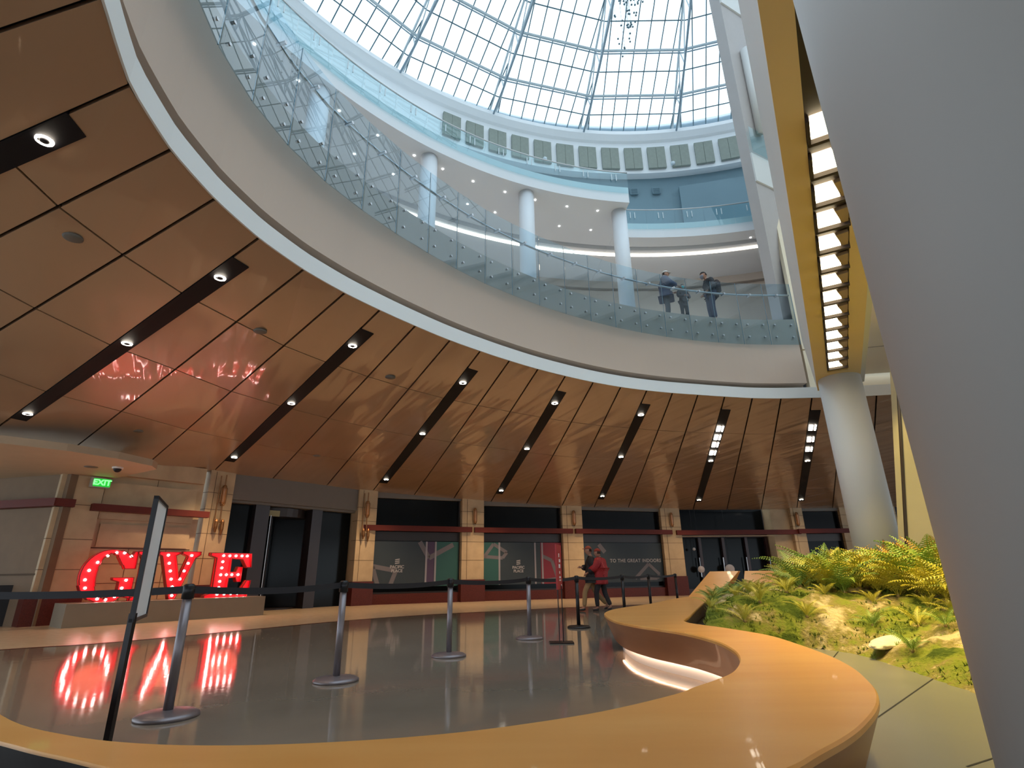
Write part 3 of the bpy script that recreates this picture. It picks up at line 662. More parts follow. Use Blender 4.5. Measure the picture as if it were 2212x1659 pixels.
# leaning cream wall panel between the two columns
bm = N(); a = [(7.28, 10.5, 1.0), (8.22, 10.5, 5.5), (8.32, 10.46, 5.5), (7.38, 10.46, 1.0)]
bk = [(x + 3.5, y - 1.0, z) for x, y, z in a]
vs = [bm.verts.new(p) for p in ((7.05, 10.5, 0.1), (8.12, 10.5, 5.5), (11.2, 9.2, 5.5), (10.2, 9.2, 0.1), (7.05, 10.75, 0.1), (8.12, 10.75, 5.5), (11.2, 9.45, 5.5), (10.2, 9.45, 0.1))]
for ix in ((0, 1, 2, 3), (4, 7, 6, 5), (0, 4, 5, 1), (1, 5, 6, 2), (2, 6, 7, 3), (3, 7, 4, 0)): bm.faces.new([vs[i] for i in ix])
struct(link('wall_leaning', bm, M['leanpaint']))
bm = N(); tube(bm, [(7.03, 10.5, 0.1), (8.10, 10.5, 5.5)], 0.028, 6); struct(link('trim_5', bm, M['framebrown']))
bm = N(); tube(bm, [(7.65, 10.22, 0.2), (7.93, 10.32, 2.7), (8.3, 10.36, 5.4)], 0.014, 6); struct(link('trim_6', bm, M['ochre']))

# ------------------------------------------------------------------ storefront wall
def pier(A, B, zt, label, extra=None, sconce=None, base=True):
    F, L = frame(A, B); T = thing('stone_pier', label, 'pier', (A[0], A[1], 0)); o0 = Vector((A[0], A[1])); F = (F[0] - o0, F[1], F[2])
    bm = N(); fbox(bm, F, 0, L, -0.7, 0.30, 0.86, zt + 0.1)
    b = link('stone_shaft', bm, M['stone'], T)
    bm = N()
    for z in (1.62, 2.36, 3.1, 3.62): fbox(bm, F, -0.004, L + 0.004, -0.1, 0.304, z, z + 0.014)
    fbox(bm, F, L * 0.22, L * 0.22 + 0.016, 0.0, 0.304, 0.87, zt); link('joint', bm, M['stonejoint'], b)
    if base: bm = N(); fbox(bm, F, -0.03, L + 0.03, -0.6, 0.36, 0.0, 0.86); link('granite_base', bm, M['redstone'], T)
    return T, F, L
def hexlantern(name, label, P, n, h, w, big=False):
    T = thing(name, label, 'lantern', P, math.atan2(n[1], n[0]) - math.pi / 2)
    bm = N()
    for s in (-1, 1):
        tube(bm, [(s * w * .25, 0, h * .5), (s * w * .5, 0, h * .36), (s * w * .5, 0, -h * .36), (s * w * .25, 0, -h * .5)], 0.022, 6)
    tube(bm, [(-w * .25, 0, h * .5), (w * .25, 0, h * .5)], 0.022, 6); tube(bm, [(-w * .25, 0, -h * .5), (w * .25, 0, -h * .5)], 0.022, 6)
    link('bronze_frame', bm, M['lantern'], T)
    bm = N(); lathe(bm, [(0.02, -h * .46), (w * .38, -h * .34), (w * .38, h * .34), (0.02, h * .46)], 8); link('amber_glass', bm, M['lantglass'], T)
    if big:
        bm = N(); tube(bm, [(0, 0, h * .5), (0, 0, h * .5 + .35)], 0.02, 6); tube(bm, [(0, 0, -h * .5), (-.02, 0, -h * .5 - .55)], 0.02, 6); link('hanging_rod', bm, M['lantern'], T)
        for dx, hh in ((-0.10, .32), (0.10, .24)):
            bm = N(); lathe(bm, [(0.02, -h * .5 - .6 - hh), (.06, -h * .5 - .5 - hh * .7), (.06, -h * .5 - .5), (0.02, -h * .5 - .42)], 8, (dx, 0)); link('pendant', bm, M['lantern'], T)
        bm = N(); tube(bm, [(w * .5 + .08, 0, h * .5 + .3), (w * .5 + .08, 0, -h * .5 - .7)], 0.018, 6); link('side_rod', bm, M['lantern'], T)
    return T
# openings: plan points read off along the wall
X = {'A0': (-9.93, 17.38), 'A1': (-9.48, 18.08), 'B0': (-6.34, 21.95), 'B1': (-5.74, 22.5), 'w1b': (-2.35, 24.03), 'C1': (-1.44, 24.48), 'w2b': (2.15, 25.75), 'D1': (3.09, 25.99), 'w3b': (7.12, 27.33), 'E1': (8.1, 27.5), 'db': (12.97, 28.02), 'F0': (13.87, 28.03), 'F1': (14.46, 28.03), 'w4b': (16.39, 28.07), 'G1': (19, 27.8)}
TPA, FA, LA = pier(X['A0'], X['A1'], 4.3, 'cream stone pier between the red letters and the dark entrance')
TPB, FB, LB = pier(X['B0'], X['B1'], 4.3, 'cream stone pier between the dark entrance and the first poster window')
TPC, FC, LC = pier(X['w1b'], X['C1'], 4.15, 'cream stone pier between the first and second poster windows')
TPD, FD, LD = pier(X['w2b'], X['D1'], 4.05, 'cream stone pier behind the walking couple')
TPE, FE, LE = pier(X['w3b'], X['E1'], 4.0, 'cream stone pier right of the window reading indoors')
TPF, FF, LF = pier(X['F0'], X['F1'], 4.0, 'cream stone pier with angled side, right of the dark doors')
TPG, FG, LG = pier(X['w4b'], X['G1'], 4.0, 'cream stone pier beside the round column, partly hidden by it')
bm = N(); F, L = frame(X['db'], X['F0']); O = Vector(X['db']); bm2 = N()
def lantern_on(Fw, org, u, z, h, w, big, label):
    p = Vector(org[:2]) + Fw[0] + Fw[1] * u + Fw[2] * (0.46 if big else 0.40)
    return hexlantern('wall_lantern', label, (p.x, p.y, z), Fw[2], h, w, big)
lantern_on(FA, X['A0'], LA * 0.52, 3.55, 0.62, 0.17, True, 'large hanging bronze lantern on the stone pier right of the letters')
lantern_on(FB, X['B0'], LB * 0.38, 3.55, 0.62, 0.17, True, 'large hanging bronze lantern on the pier right of the dark entrance')
lantern_on(FC, X['w1b'], LC * 0.55, 3.45, 0.64, 0.14, False, 'slim bronze wall sconce between the first and second poster windows')
lantern_on(FD, X['w2b'], LD * 0.55, 3.45, 0.64, 0.15, False, 'slim bronze wall sconce on the pier above the walking couple')
lantern_on(FE, X['w3b'], LE * 0.5, 3.45, 0.64, 0.15, False, 'slim bronze wall sconce between the third window and dark doors')
lantern_on(FF, X['F0'], LF * 0.4, 3.45, 0.64, 0.15, False, 'slim bronze wall sconce on the pier right of the dark doors')
for a, b, z in (('A0', 'A1', 3.0), ('B0', 'B1', 3.0), ('w1b', 'C1', 3.0), ('w2b', 'D1', 3.0), ('w3b', 'E1', 3.0), ('F0', 'F1', 3.0)):
    F, L = frame(X[a], X[b]); p = (Vector(X[a]) + Vector(X[b])) / 2
    q = p + F[2] * 1.7
    spot('pier_wash', (q.x, q.y, 3.95), (p.x, p.y, 1.9), 22, (1.0, 0.70, 0.40), 85, 0.9, 0.08)
# angled jamb right of the doors
bm = N(); F, L = frame(X['db'], X['F0']); fbox(bm, F, 0, L + .1, -0.9, 0.05, 0, 4.05); struct(link('wall_jamb', bm, M['stone']))

def window(n, A, B, zt, label, poster):
    F, L = frame(A, B); o0 = Vector(A)
    w = N(); fbox(w, F, 0, L, -0.10, -0.02, 0.38, zt + .1); G = struct(link('window_%d' % n, w, M['darkglass']))
    bm = N(); fbox(bm, F, 0, 0.07, -0.05, 0.06, 0.38, zt); fbox(bm, F, L - 0.07, L, -0.05, 0.06, 0.38, zt); fbox(bm, F, 0, L, -0.05, 0.06, 0.38, 0.44); fbox(bm, F, 0, L, -0.05, 0.04, 2.40, 2.75)
    link('window_frame', bm, M['framebrown'], G)
    bm = N(); fbox(bm, F, 0.0, L, -0.05, 0.16, zt - 0.12, zt + .1); link('head_trim', bm, M['header'], G)
    bm = N(); fbox(bm, F, -0.1, L + .1, -0.3, 0.2, 0.0, 0.38); link('sill', bm, M['redstone'], G)
    bm = N(); fbox(bm, F, -0.42, L + 0.42, 0.22, 0.46, 2.76, 2.97); o = link('lintel_beam', bm, M['redbeam']); tag(o, label[0], 'beam')
    if poster:
        T = thing('window_poster', label[1], 'poster', (A[0], A[1], 0)); F2 = (F[0] - o0, F[1], F[2])
        bm = N(); fbox(bm, F2, 0.06, L - .06, 0.07, 0.085, 0.63, 2.37); link('backing', bm, M['pslate'], T); poster(T, F2, L)
    return F, L
def stroke(bm, F, pts, wd, w):
    for (u0, z0), (u1, z1) in zip(pts, pts[1:]):
        d = Vector((u1 - u0, z1 - z0)).normalized(); q = Vector((-d.y, d.x)) * wd / 2; e = d * 0
        fpoly(bm, F, [(u0 + q.x, z0 + q.y), (u0 - q.x, z0 - q.y), (u1 - q.x, z1 - q.y), (u1 + q.x, z1 + q.y)], w, 0.004)
def S(T, F, name, m, pts, w=0.087):
    bm = N(); fpoly(bm, F, pts, w, 0.004); return link(name, bm, m, T)
def logo(T, F, u, z):
    bm = N()
    for i in range(3): fpoly(bm, F, [(u - .09, z - .09 + .07 * i), (u + .09, z - .06 + .07 * i), (u + .09, z - .02 + .07 * i), (u - .09, z - .05 + .07 * i)], 0.095, 0.004)
    link('logo', bm, M['text'], T)
    text_mesh('lettering', 'PACIFIC', 0.16, F, u, z - 0.20, 0.095, M['text'], T, bold=0.004)
    text_mesh('lettering', 'PLACE', 0.16, F, u, z - 0.35, 0.095, M['text'], T, bold=0.004)
def poster1(T, F, L):
    S(T, F, 'colour_block', M['pteal'], [(L * .72, .63), (L - .06, .63), (L - .06, 2.37), (L * .72, 2.37)])
    S(T, F, 'colour_block', M['ppurple'], [(L * .61, .63), (L * .70, .63), (L * .70, 2.37), (L * .61, 2.37)])
    for u in (.60, .705): S(T, F, 'white_line', M['pwhite'], [(L * u, .63), (L * (u + .02), .63), (L * (u + .02), 2.37), (L * u, 2.37)], .095)
    bm = N(); stroke(bm, F, [(.06, 1.42), (L * .28, 1.24), (L * .22, .63)], .17, .091); stroke(bm, F, [(.10, 1.4), (L * .10, .63)], .17, .091); link('letter_shape', bm, M['pgrey'], T)
    bm = N(); stroke(bm, F, [(L * .53, 2.36), (L * .64, 1.72), (L * .92, 2.26)], .19, .092); link('letter_shape', bm, M['pgrey'], T)
    logo(T, F, L * .29, 1.58)
def poster2(T, F, L):
    S(T, F, 'colour_block', M['pteal'], [(.06, .63), (L * .2, .63), (L * .2, 2.37), (.06, 2.37)]); S(T, F, 'colour_block', M['pred'], [(L * .72, .63), (L - .06, .63), (L - .06, 2.37), (L * .72, 2.37)])
    for u in (.2, .64, .73): S(T, F, 'white_line', M['pwhite'], [(L * u, .63), (L * (u + .02), .63), (L * (u + .02), 2.37), (L * u, 2.37)], .095)
    bm = N(); stroke(bm, F, [(.1, 1.75), (L * .14, 2.3), (L * .3, 1.95), (L * .25, 1.72), (.1, 1.78)], .14, .091); link('letter_shape', bm, M['pgrey'], T)
    bm = N(); stroke(bm, F, [(L * .74, 1.8), (L * .86, 1.6), (L * .94, .7)], .15, .091); stroke(bm, F, [(L * .72, .75), (L * .94, .85)], .13, .091); link('letter_shape', bm, M['pgrey'], T)
    logo(T, F, L * .44, 1.52)
def poster3(T, F, L):
    text_mesh('lettering', 'TO THE GREAT INDOORS', 0.212, F, L * .645, 1.57, 0.095, M['text'], T, bold=0.004, spacing=1.12)
    bm = N(); stroke(bm, F, [(L * .62, .78), (L * .80, 1.42), (L * .93, .95), (L * .9, .78), (L * .68, .78)], .15, .091); link('letter_shape', bm, M['pgrey'], T)
    bm = N(); stroke(bm, F, [(L * .2, 2.3), (L * .27, 1.95)], .2, .091); link('letter_shape', bm, M['pgrey'], T)
window(1, X['B1'], X['w1b'], 4.2, ('dark red lintel beam across the first poster window', 'slate and teal window poster with logo and a big letter shape, left of three'), poster1)
window(2, X['C1'], X['w2b'], 4.05, ('dark red lintel beam across the second poster window', 'window poster with teal and crimson blocks and white lines, middle of three'), poster2)
window(3, X['D1'], X['w3b'], 3.97, ('dark red lintel beam above the words TO THE GREAT INDOORS', 'slate window poster reading TO THE GREAT INDOORS'), poster3)
window(4, X['F1'], X['w4b'], 3.97, ('dark red lintel beam across the far right window by the column', ''), None)
# far doors
F, L = frame(X['E1'], X['db']); bm = N(); fbox(bm, F, 0, L, -0.9, -0.8, 0, 4.1); D = struct(link('door_2', bm, M['darkglass']))
bm = N()
for u in (0, L * .25, L * .5, L * .75, L - .14): fbox(bm, F, u, u + .14, -0.8, -0.62, 0, 2.75)
fbox(bm, F, 0, L, -.8, -.6, 2.66, 2.8); fbox(bm, F, 0, L, -.8, -.62, 0.0, .25)
link('door_frame', bm, mat('oxblood_door_frame', (0.035, 0.012, 0.012), 0.4), D)
for k in range(4):
    bm = N(); u = L * (.235 + .25 * k) ; tube(bm, [Vector((*(F[0] + F[1] * u + F[2] * -.55), z)) for z in (.8, 1.7)], .025, 6); link('door_handle', bm, M['steel'], D)
bm = N(); fbox(bm, F, -0.28, L + 1.2, 0.22, 0.46, 2.73, 2.95); tag(link('lintel_beam', bm, M['redbeam']), 'long dark red lintel beam over the dark double doors', 'beam')
bm = N(); fbox(bm, F, -0.0, L + .4, 0.1, 0.2, 2.66, 2.70); struct(link('trim_7', bm, M['stone']))
for u, z, r_, nm in ((0.22, 1.15, .16, 'left'), (0.52, 1.15, .22, 'right'), (0.17, 2.1, .07, 'upper')):
    bm = N(); bmesh.ops.create_uvsphere(bm, u_segments=16, v_segments=10, radius=r_); o = link('globe_lamp', bm, mat('dim_globe_' + nm, (0.3, 0.26, 0.24), 0.4, emit=(0.9, 0.7, 0.6), estr=0.10), None, True)
    p = F[0] + F[1] * (L * u) + F[2] * -.35; o.location = (p.x, p.y, z); tag(o, 'dim round lamp %s behind the dark doors beside the far pier' % nm, 'lamp')
    bm = N(); tube(bm, [(0, 0, r_), (0, 0, 4.0 - z)], 0.01, 5); link('cord', bm, M['black'], o)

# entrance with revolving door
F, L = frame(X['A1'], X['B0']); bm = N(); fbox(bm, F, 0, L, 0.05, 0.2, 3.5, 4.4); struct(link('wall_entrance_header', bm, M['header']))
bm = N(); fbox(bm, F, 0, L, -2.4, 0.05, 3.42, 3.5); struct(link('ceiling.004', bm, M['header']))
bm = N(); fbox(bm, F, 0, L, -2.5, -2.4, 0, 3.45); D = struct(link('door_1', bm, M['darkglass']))
bm = N()
for u, wd in ((1.0, .5), (3.15, .42)): fbox(bm, F, u, u + wd, -0.45, 0.0, 0, 3.42)
link('door_post', bm, mat('charcoal_metal', (0.035, 0.028, 0.03), 0.4, metal=0.3), D)
bm = N(); fbox(bm, F, 0.0, 1.0, -0.3, -0.25, 0, 3.42); fbox(bm, F, 3.57, L, -0.3, -0.25, 0, 3.42); link('side_glass', bm, M['darkglass'], D)
Rv = thing('revolving_door', 'dark glass revolving door drum under the grey entrance header', 'door', (*(F[0] + F[1] * 2.32 + F[2] * -1.2), 0))
bm = N(); lathe(bm, [(0.05, 3.1), (1.12, 3.1), (1.12, 3.4), (0.05, 3.4)], 32); link('canopy', bm, M['framebrown'], Rv)
bm = N(); lathe(bm, [(0.05, 0.0), (1.12, 0.0), (1.12, 0.05), (0.05, 0.05)], 32); link('floor_plate', bm, M['framebrown'], Rv)
for k in range(4):
    a = R(20 + 90 * k); bm = N(); fbox(bm, ((0, 0), (math.cos(a), math.sin(a)), (-math.sin(a), math.cos(a))), 0.03, 1.08, -0.02, 0.02, 0.05, 3.1)
    wng = link('door_wing', bm, M['darkglass'], Rv)
    bm = N(); tube(bm, [(math.cos(a) * 1.08, math.sin(a) * 1.08, .05), (math.cos(a) * 1.08, math.sin(a) * 1.08, 3.1)], .022, 6); link('wing_stile', bm, M['steel'] if k == 2 else M['framebrown'], wng)
bm = N(); fbox(bm, F, 1.52, 1.92, -0.1, -0.07, 3.08, 3.28); tag(link('door_label', bm, mat('pale_green_label', (0.28, 0.27, 0.15), 0.6)), 'small pale sign under the grey header of the dark entrance', 'sign')
bm = N(); tube(bm, [Vector((*(F[0] + F[1] * 1.56 + F[2] * .02), z)) for z in (0.1, 3.1)], .02, 6); struct(link('trim_8', bm, M['steel']))
# dark body behind the storefront
bm = N(); pts = [X['A0'], X['A1'], X['B0'], X['B1'], X['w1b'], X['C1'], X['w2b'], X['D1'], X['w3b'], X['E1'], X['db'], X['F0'], X['w4b'], X['G1'], (25, 24.5)]
for a, b in zip(pts, pts[1:]):
    F, L = frame(a, b); fbox(bm, F, -.5, L + .5, -2.9, -2.7, 0, 7.4)
struct(link('wall_back', bm, M['black']))

# ------------------------------------------------------------------ left recess wall, corner pier, soffit
PA = Vector((-10.44, 13.54)); PD = Vector((0.628, 0.778)); PN = Vector((0.778, -0.628))   # plinth front line, PN towards the camera
FP = (PA, PD, PN)
bm = N(); fbox(bm, FP, 0.45, 3.2, -2.0, -1.72, 0, 4.3); struct(link('wall_left', bm, M['stone']))
bm = N()
for z in (1.45, 1.85, 0.95): fbox(bm, FP, 0.5, 3.1, -1.74, -1.714, z, z + (.03 if z == 1.85 else .012))
for u in (1.5, 2.45): fbox(bm, FP, u, u + .012, -1.74, -1.712, 0.4, 1.85)
fbox(bm, FP, 1.9, 1.912, -1.74, -1.71, 3.4, 3.9); struct(link('trim_9', bm, M['stonejoint']))
bm = N(); fbox(bm, FP, 0.6, 3.12, -1.8, -1.5, 3.82, 4.3); struct(link('wall_left_header', bm, M['stone']))
bm = N(); fbox(bm, FP, 0.6, 3.0, -1.72, -1.62, 2.62, 3.62); fbox(bm, FP, 0.7, 3.0, -1.72, -1.66, 1.9, 2.5); struct(link('wall_left_panel', bm, M['stone']))
bm = N(); fbox(bm, FP, 0.34, 3.33, -1.5, -1.28, 2.80, 2.98); tag(link('lintel_beam', bm, M['redbeam']), 'dark red lintel beam on the wall above the red letters', 'beam')
# corner pier
T = thing('stone_pier', 'wide cream corner pier at far left, half behind the red letter G', 'pier', (PA.x, PA.y, 0)); F0 = (Vector((0, 0)), PD, PN)
bm = N(); fbox(bm, F0, -0.42, 0.56, -2.6, -1.5, 0.55, 3.75); sh = link('stone_shaft', bm, M['stone'], T)
bm = N(); fbox(bm, F0, -0.55, 0.62, -2.7, -1.42, 0.0, 0.75); link('granite_base', bm, M['redstone'], T)
bm = N()
for z in (1.3, 2.05, 2.93): fbox(bm, F0, -0.424, 0.564, -2.6, -1.496, z, z + .014)
fbox(bm, F0, -0.24, -0.226, -2.5, -1.494, 0.75, 3.7); link('joint', bm, M['stonejoint'], sh)
bm = N(); fbox(bm, FP, -0.44, -0.04, -1.5, -1.3, 2.85, 3.05)
FL = (PA + PD * -0.44 + PN * -1.3, (-PN * 0.9 - PD * 0.45).normalized(), (-PD * 0.9 + PN * 0.45).normalized())
fbox(bm, FL, 0, 3.4, -0.2, 0.05, 2.85, 3.05); tag(link('lintel_beam', bm, M['redbeam']), 'dark red beam bent round the far left corner pier', 'beam')
bm = N(); fbox(bm, FL, 0, 9, -0.4, -0.2, 0, 4.2); struct(link('wall_left_return', bm, mat('shaded_cream_stone', (0.20, 0.135, 0.085), 0.75, var=0.05)))  # cream stone, its shade put into the colour as brown
bm = N(); fbox(bm, FL, 2.6, 3.9, -0.2, -0.14, 1.25, 3.2); struct(link('window_5', bm, mat('blue_black_glass', (0.015, 0.02, 0.045), 0.15)))
bm = N(); fbox(bm, FL, 0.2, 8, -0.2, -0.17, 1.18, 1.22); struct(link('trim_10', bm, M['stonejoint']))
# dark low cabinet by the left edge
T = thing('dark_cabinet', 'low black cabinet with ochre front panel at the far left by the pier', 'cabinet', (-13.3, 14.2, 0), R(40))
bm = N(); box(bm, -1.3, 1.0, -.3, .3, 0, 0.95); link('body', bm, M['black'], T)
bm = N(); box(bm, -1.1, 0.45, -.34, -.3, 0.45, 0.8); link('front_panel', bm, mat('dim_ochre', (0.12, 0.075, 0.03), 0.6), T)
# low soffit
sof = [(-10.45, 10.72), (-9.7, 11.5), (-9.2, 12.4), (-8.98, 13.3), (-9.15, 13.75), (-11.3, 15.1), (-14, 18.5), (-22, 14), (-16, 6)]
sof = [(-11.5, 9.2)] + sof
bm = N(); prism(bm, sof, 3.70, 3.86); struct(link('ceiling.005', bm, M['lowsoffit']))
# exit sign and dome camera
T = thing('exit_sign', 'green glowing EXIT sign hanging from the low soffit', 'exit sign', (PA.x, PA.y, 0))
Fx = (PD * 0.20 + PN * -1.30, PD, PN)
bm = N(); fbox(bm, Fx, -0.04, 0.42, -0.06, 0.0, 3.40, 3.66); link('housing', bm, M['exitface'], T)
bm = N(); fbox(bm, Fx, 0.03, 0.42, 0.0, 0.008, 3.43, 3.64); link('lit_face', bm, M['exitgreen'], T)
text_mesh('lettering', 'EXIT', 0.20, Fx, 0.225, 3.535, 0.012, M['exitlet'], T, bold=0.008)
bm = N(); bmesh.ops.create_uvsphere(bm, u_segments=16, v_segments=10, radius=0.09); o = link('dome_camera', bm, M['black'], None, True); o.location = (-9.9, 13.4, 3.66); tag(o, 'small black dome camera under the low soffit, right of the exit sign', 'camera')
bm = N(); lathe(bm, [(0.12, 0), (0.12, 0.05)], 16); o2 = link('mount', bm, M['white'], o); o2.location = (0, 0, 0.0)
bm = N(); lathe(bm, [(0.02, -.012), (0.14, -0.01), (0.15, 0.0)], 20); o = link('soffit_light', bm, M['header'], None, True); o.location = (-10.5, 13.3, 3.70); tag(o, 'unlit round recessed fitting in the low soffit by the dome camera', 'downlight')
for (x, y) in ((-10.3, 11.6), (-11.2, 13.0)): spot('soffit_lamp', (x, y, 3.6), (x, y + .3, 0), 12, (1.0, 0.7, 0.42), 120, 0.9, 0.1)

# ------------------------------------------------------------------ plinth and GIVE letters
bm = N(); fbox(bm, FP, -0.02, 4.78, -1.0, 0.0, 0.0, 0.525); o = link('display_plinth', bm, M['plinth']); tag(o, 'long low grey plinth carrying the lit red letters', 'plinth')
def ell(cx, cz, rx, rz, a0, a1, n=28): return [(cx + rx * math.cos(R(a0 + (a1 - a0) * i / n)), cz + rz * math.sin(R(a0 + (a1 - a0) * i / n))) for i in range(n + 1)]
Z0, Z1 = 0.525, 1.75
def serif_I(u0, u1, z0=Z0, z1=Z1, sw=.36):
    c = (u0 + u1) / 2; w = (u1 - u0) * sw / 2 * 1.1
    return [(u0, z0), (u1, z0), (u1, z0 + .07), (c + w + .05, z0 + .12), (c + w, z0 + .2), (c + w, z1 - .2), (c + w + .05, z1 - .12), (u1, z1 - .07), (u1, z1), (u0, z1), (u0, z1 - .07), (c - w - .05, z1 - .12), (c - w, z1 - .2), (c - w, z0 + .2), (c - w - .05, z0 + .12), (u0, z0 + .07)]
Gp = ell(.80, 1.14, .60, .64, 42, 318) + [(1.22, .62), (1.36, .58), (1.36, 1.10), (.92, 1.10), (.92, 1.05), (1.07, 1.0), (1.07, .72)] + ell(.80, 1.14, .27, .545, 308, 50)[1:] + [(1.07, 1.40), (1.12, 1.30), (1.36, 1.30), (1.36, 1.74), (1.30, 1.74), (1.25, 1.62)]
Vp = [(1.86, Z1), (1.86, 1.69), (1.96, 1.64), (2.30, Z0), (2.44, Z0), (2.80, 1.60), (2.93, 1.69), (2.93, Z1), (2.46, Z1), (2.46, 1.69), (2.60, 1.63), (2.44, 1.04), (2.28, 1.63), (2.38, 1.69), (2.38, Z1)]
Ep = [(3.20, Z0), (4.40, Z0), (4.46, .98), (4.34, .98), (4.22, .76), (3.80, .70), (3.80, 1.06), (4.0, 1.08), (4.05, .95), (4.17, .95), (4.17, 1.36), (4.05, 1.36), (4.0, 1.22), (3.80, 1.22), (3.80, 1.60), (4.15, 1.58), (4.30, 1.34), (4.42, 1.34), (4.38, Z1), (3.20, Z1), (3.20, 1.68), (3.38, 1.62), (3.38, .66), (3.20, .60)]
BL = {'G': [(1.22, 1.62), (1.06, 1.70), (.88, 1.70), (.70, 1.62), (.52, 1.46), (.38, 1.27), (.34, 1.05), (.38, .86), (.50, .69), (.68, .60), (.86, .58), (1.04, .64), (1.16, .84), (1.22, 1.03)],
      'I': [(1.60, 1.64), (1.60, 1.45), (1.60, 1.26), (1.60, 1.07), (1.60, .88), (1.60, .65)],
      'V': [(2.10, 1.66), (2.16, 1.45), (2.22, 1.25), (2.28, 1.04), (2.34, .84), (2.37, .62), (2.70, 1.66), (2.64, 1.45), (2.57, 1.25), (2.50, 1.04)],
      'E': [(3.58, 1.67), (3.76, 1.67), (3.94, 1.67), (4.12, 1.67), (4.28, 1.67), (3.58, 1.50), (3.58, 1.33), (3.58, 1.14), (3.74, 1.14), (3.90, 1.14), (4.08, 1.14), (3.58, .96), (3.58, .79), (3.56, .61), (3.76, .61), (3.95, .61), (4.14, .61), (4.32, .61)]}
FG_ = (Vector((0, 0)), PD, PN)
for ch, poly, lab in (('G', Gp, 'first, round with a serif'), ('I', serif_I(1.36, 1.84), 'second, mostly behind the slim framed sign'), ('V', Vp, 'third'), ('E', Ep, 'last, at the right end')):
    T = thing('marquee_letter', 'big red bulb letter %s, %s on plinth' % (ch, lab), 'letter', (PA.x, PA.y, 0), 0, None)
    bm = N(); fpoly(bm, FG_, poly, -0.52, 0.05); link('letter_face', bm, M['give'], T)
    bm = N(); k = len(poly)
    for i in range(k):
        (u0, z0), (u1, z1) = poly[i], poly[(i + 1) % k]
        P = lambda u, z, w: Vector((PD.x * u + PN.x * w, PD.y * u + PN.y * w, z))
        quad(bm, P(u0, z0, -.60), P(u1, z1, -.60), P(u1, z1, -.40), P(u0, z0, -.40))
    rim = link('rim', bm, M['giverim'], T); sm = rim.modifiers.new('thick', 'SOLIDIFY'); sm.thickness = 0.018
    bp_ = None
    for u, z in BL[ch]:
        q = PD * u + PN * -0.45
        if bp_ is None:
            bm = N(); bmesh.ops.create_uvsphere(bm, u_segments=12, v_segments=8, radius=0.031); bp_ = link('bulb', bm, M['bulb'], T, True); bp_.location = (q.x, q.y, z)
        else:
            c = bp_.copy(); COL.objects.link(c); c.parent = T; c.location = (q.x, q.y, z)
for u in (0.8, 2.3, 3.9):
    q = PA + PD * u + PN * -0.2; l = bpy.data.lights.new('letter_glow', 'POINT'); l.energy = 7; l.color = (1, 0.10, 0.06); l.shadow_soft_size = 0.35; o = bpy.data.objects.new('letter_glow', l); o.location = (q.x, q.y, 1.2); COL.objects.link(o)

# ------------------------------------------------------------------ stanchions with belts
ST = [((-5.6, 5.2), 'outermost left, its post outside the frame'), ((-2.79, 4.93), 'nearest, left, between the sign pole and the letters'), ((-1.9, 6.4), 'second from the left, before the dark entrance'), ((-0.91, 8.14), 'third from the left, before the first window'), ((0.24, 10.12), 'fourth from the left, before the second window'), ((1.29, 12.0), 'dark one right beside the walking couple'), ((2.63, 14.05), 'dark one just right of the walking couple, base hidden by the bench'), ((3.75, 16.1), 'dark one before the words GREAT INDOORS'), ((4.95, 17.7), 'farthest, before the pier by the dark doors')]
steelpost = mat('grey_post', (0.24, 0.21, 0.225), 0.35, metal=0.5); belt_m = mat('black_webbing', (0.012, 0.011, 0.016), 0.7)
for i, ((x, y), lab) in enumerate(ST):
    dk = i >= 5; pm = M['blackmetal'] if dk else steelpost
    T = thing('stanchion', ('black' if dk else 'grey') + ' belt stanchion, ' + lab, 'stanchion', (x, y, 0))
    bm = N(); lathe(bm, [(0.235, 0), (0.235, 0.02), (0.20, 0.04), (0.06, 0.055)], 32); link('base', bm, pm, T, True)
    bm = N(); lathe(bm, [(0.037, 0.04), (0.037, 0.9)], 16); link('pole', bm, pm, T, True)
    bm = N(); lathe(bm, [(0.048, 0.88), (0.048, 0.985), (0.03, 1.0)], 16); link('belt_head', bm, M['blackmetal'], T, True)
    if i + 1 < len(ST):
        nx, ny = ST[i + 1][0]; d = Vector((nx - x, ny - y)); L = d.length; d.normalize()
        bm = N(); n = Vector((-d.y, d.x)); F = ((0, 0), d, n)
        seg = 10
        for k in range(seg):
            u0, u1 = .04 + (L - .08) * k / seg, .04 + (L - .08) * (k + 1) / seg; s = lambda u: -0.035 * 4 * (u / L) * (1 - u / L)
            P = lambda u, w, z: (d.x * u + n.x * w, d.y * u + n.y * w, z)
            vs = [bm.verts.new(P(u, w, z + s(u))) for z in (.925, .985) for (u, w) in ((u0, -.002), (u1, -.002), (u1, .002), (u0, .002))]
            for ix in ((0, 1, 5, 4), (3, 2, 6, 7), (4, 5, 6, 7), (0, 1, 2, 3)): bm.faces.new([vs[j] for j in ix])
        link('belt', bm, belt_m, T)

# ------------------------------------------------------------------ sign stands
T = thing('sign_stand', 'tall slim black sign stand with blank white board, seen nearly edge on at left', 'sign stand', (-2.29, 3.5, 0))
bm = N(); lathe(bm, [(0.17, 0), (0.17, 0.015), (0.03, 0.03)], 24); link('base', bm, M['blackmetal'], T)
bm = N(); box(bm, -.016, .016, -.016, .016, 0.01, 0.85); link('pole', bm, M['blackmetal'], T)
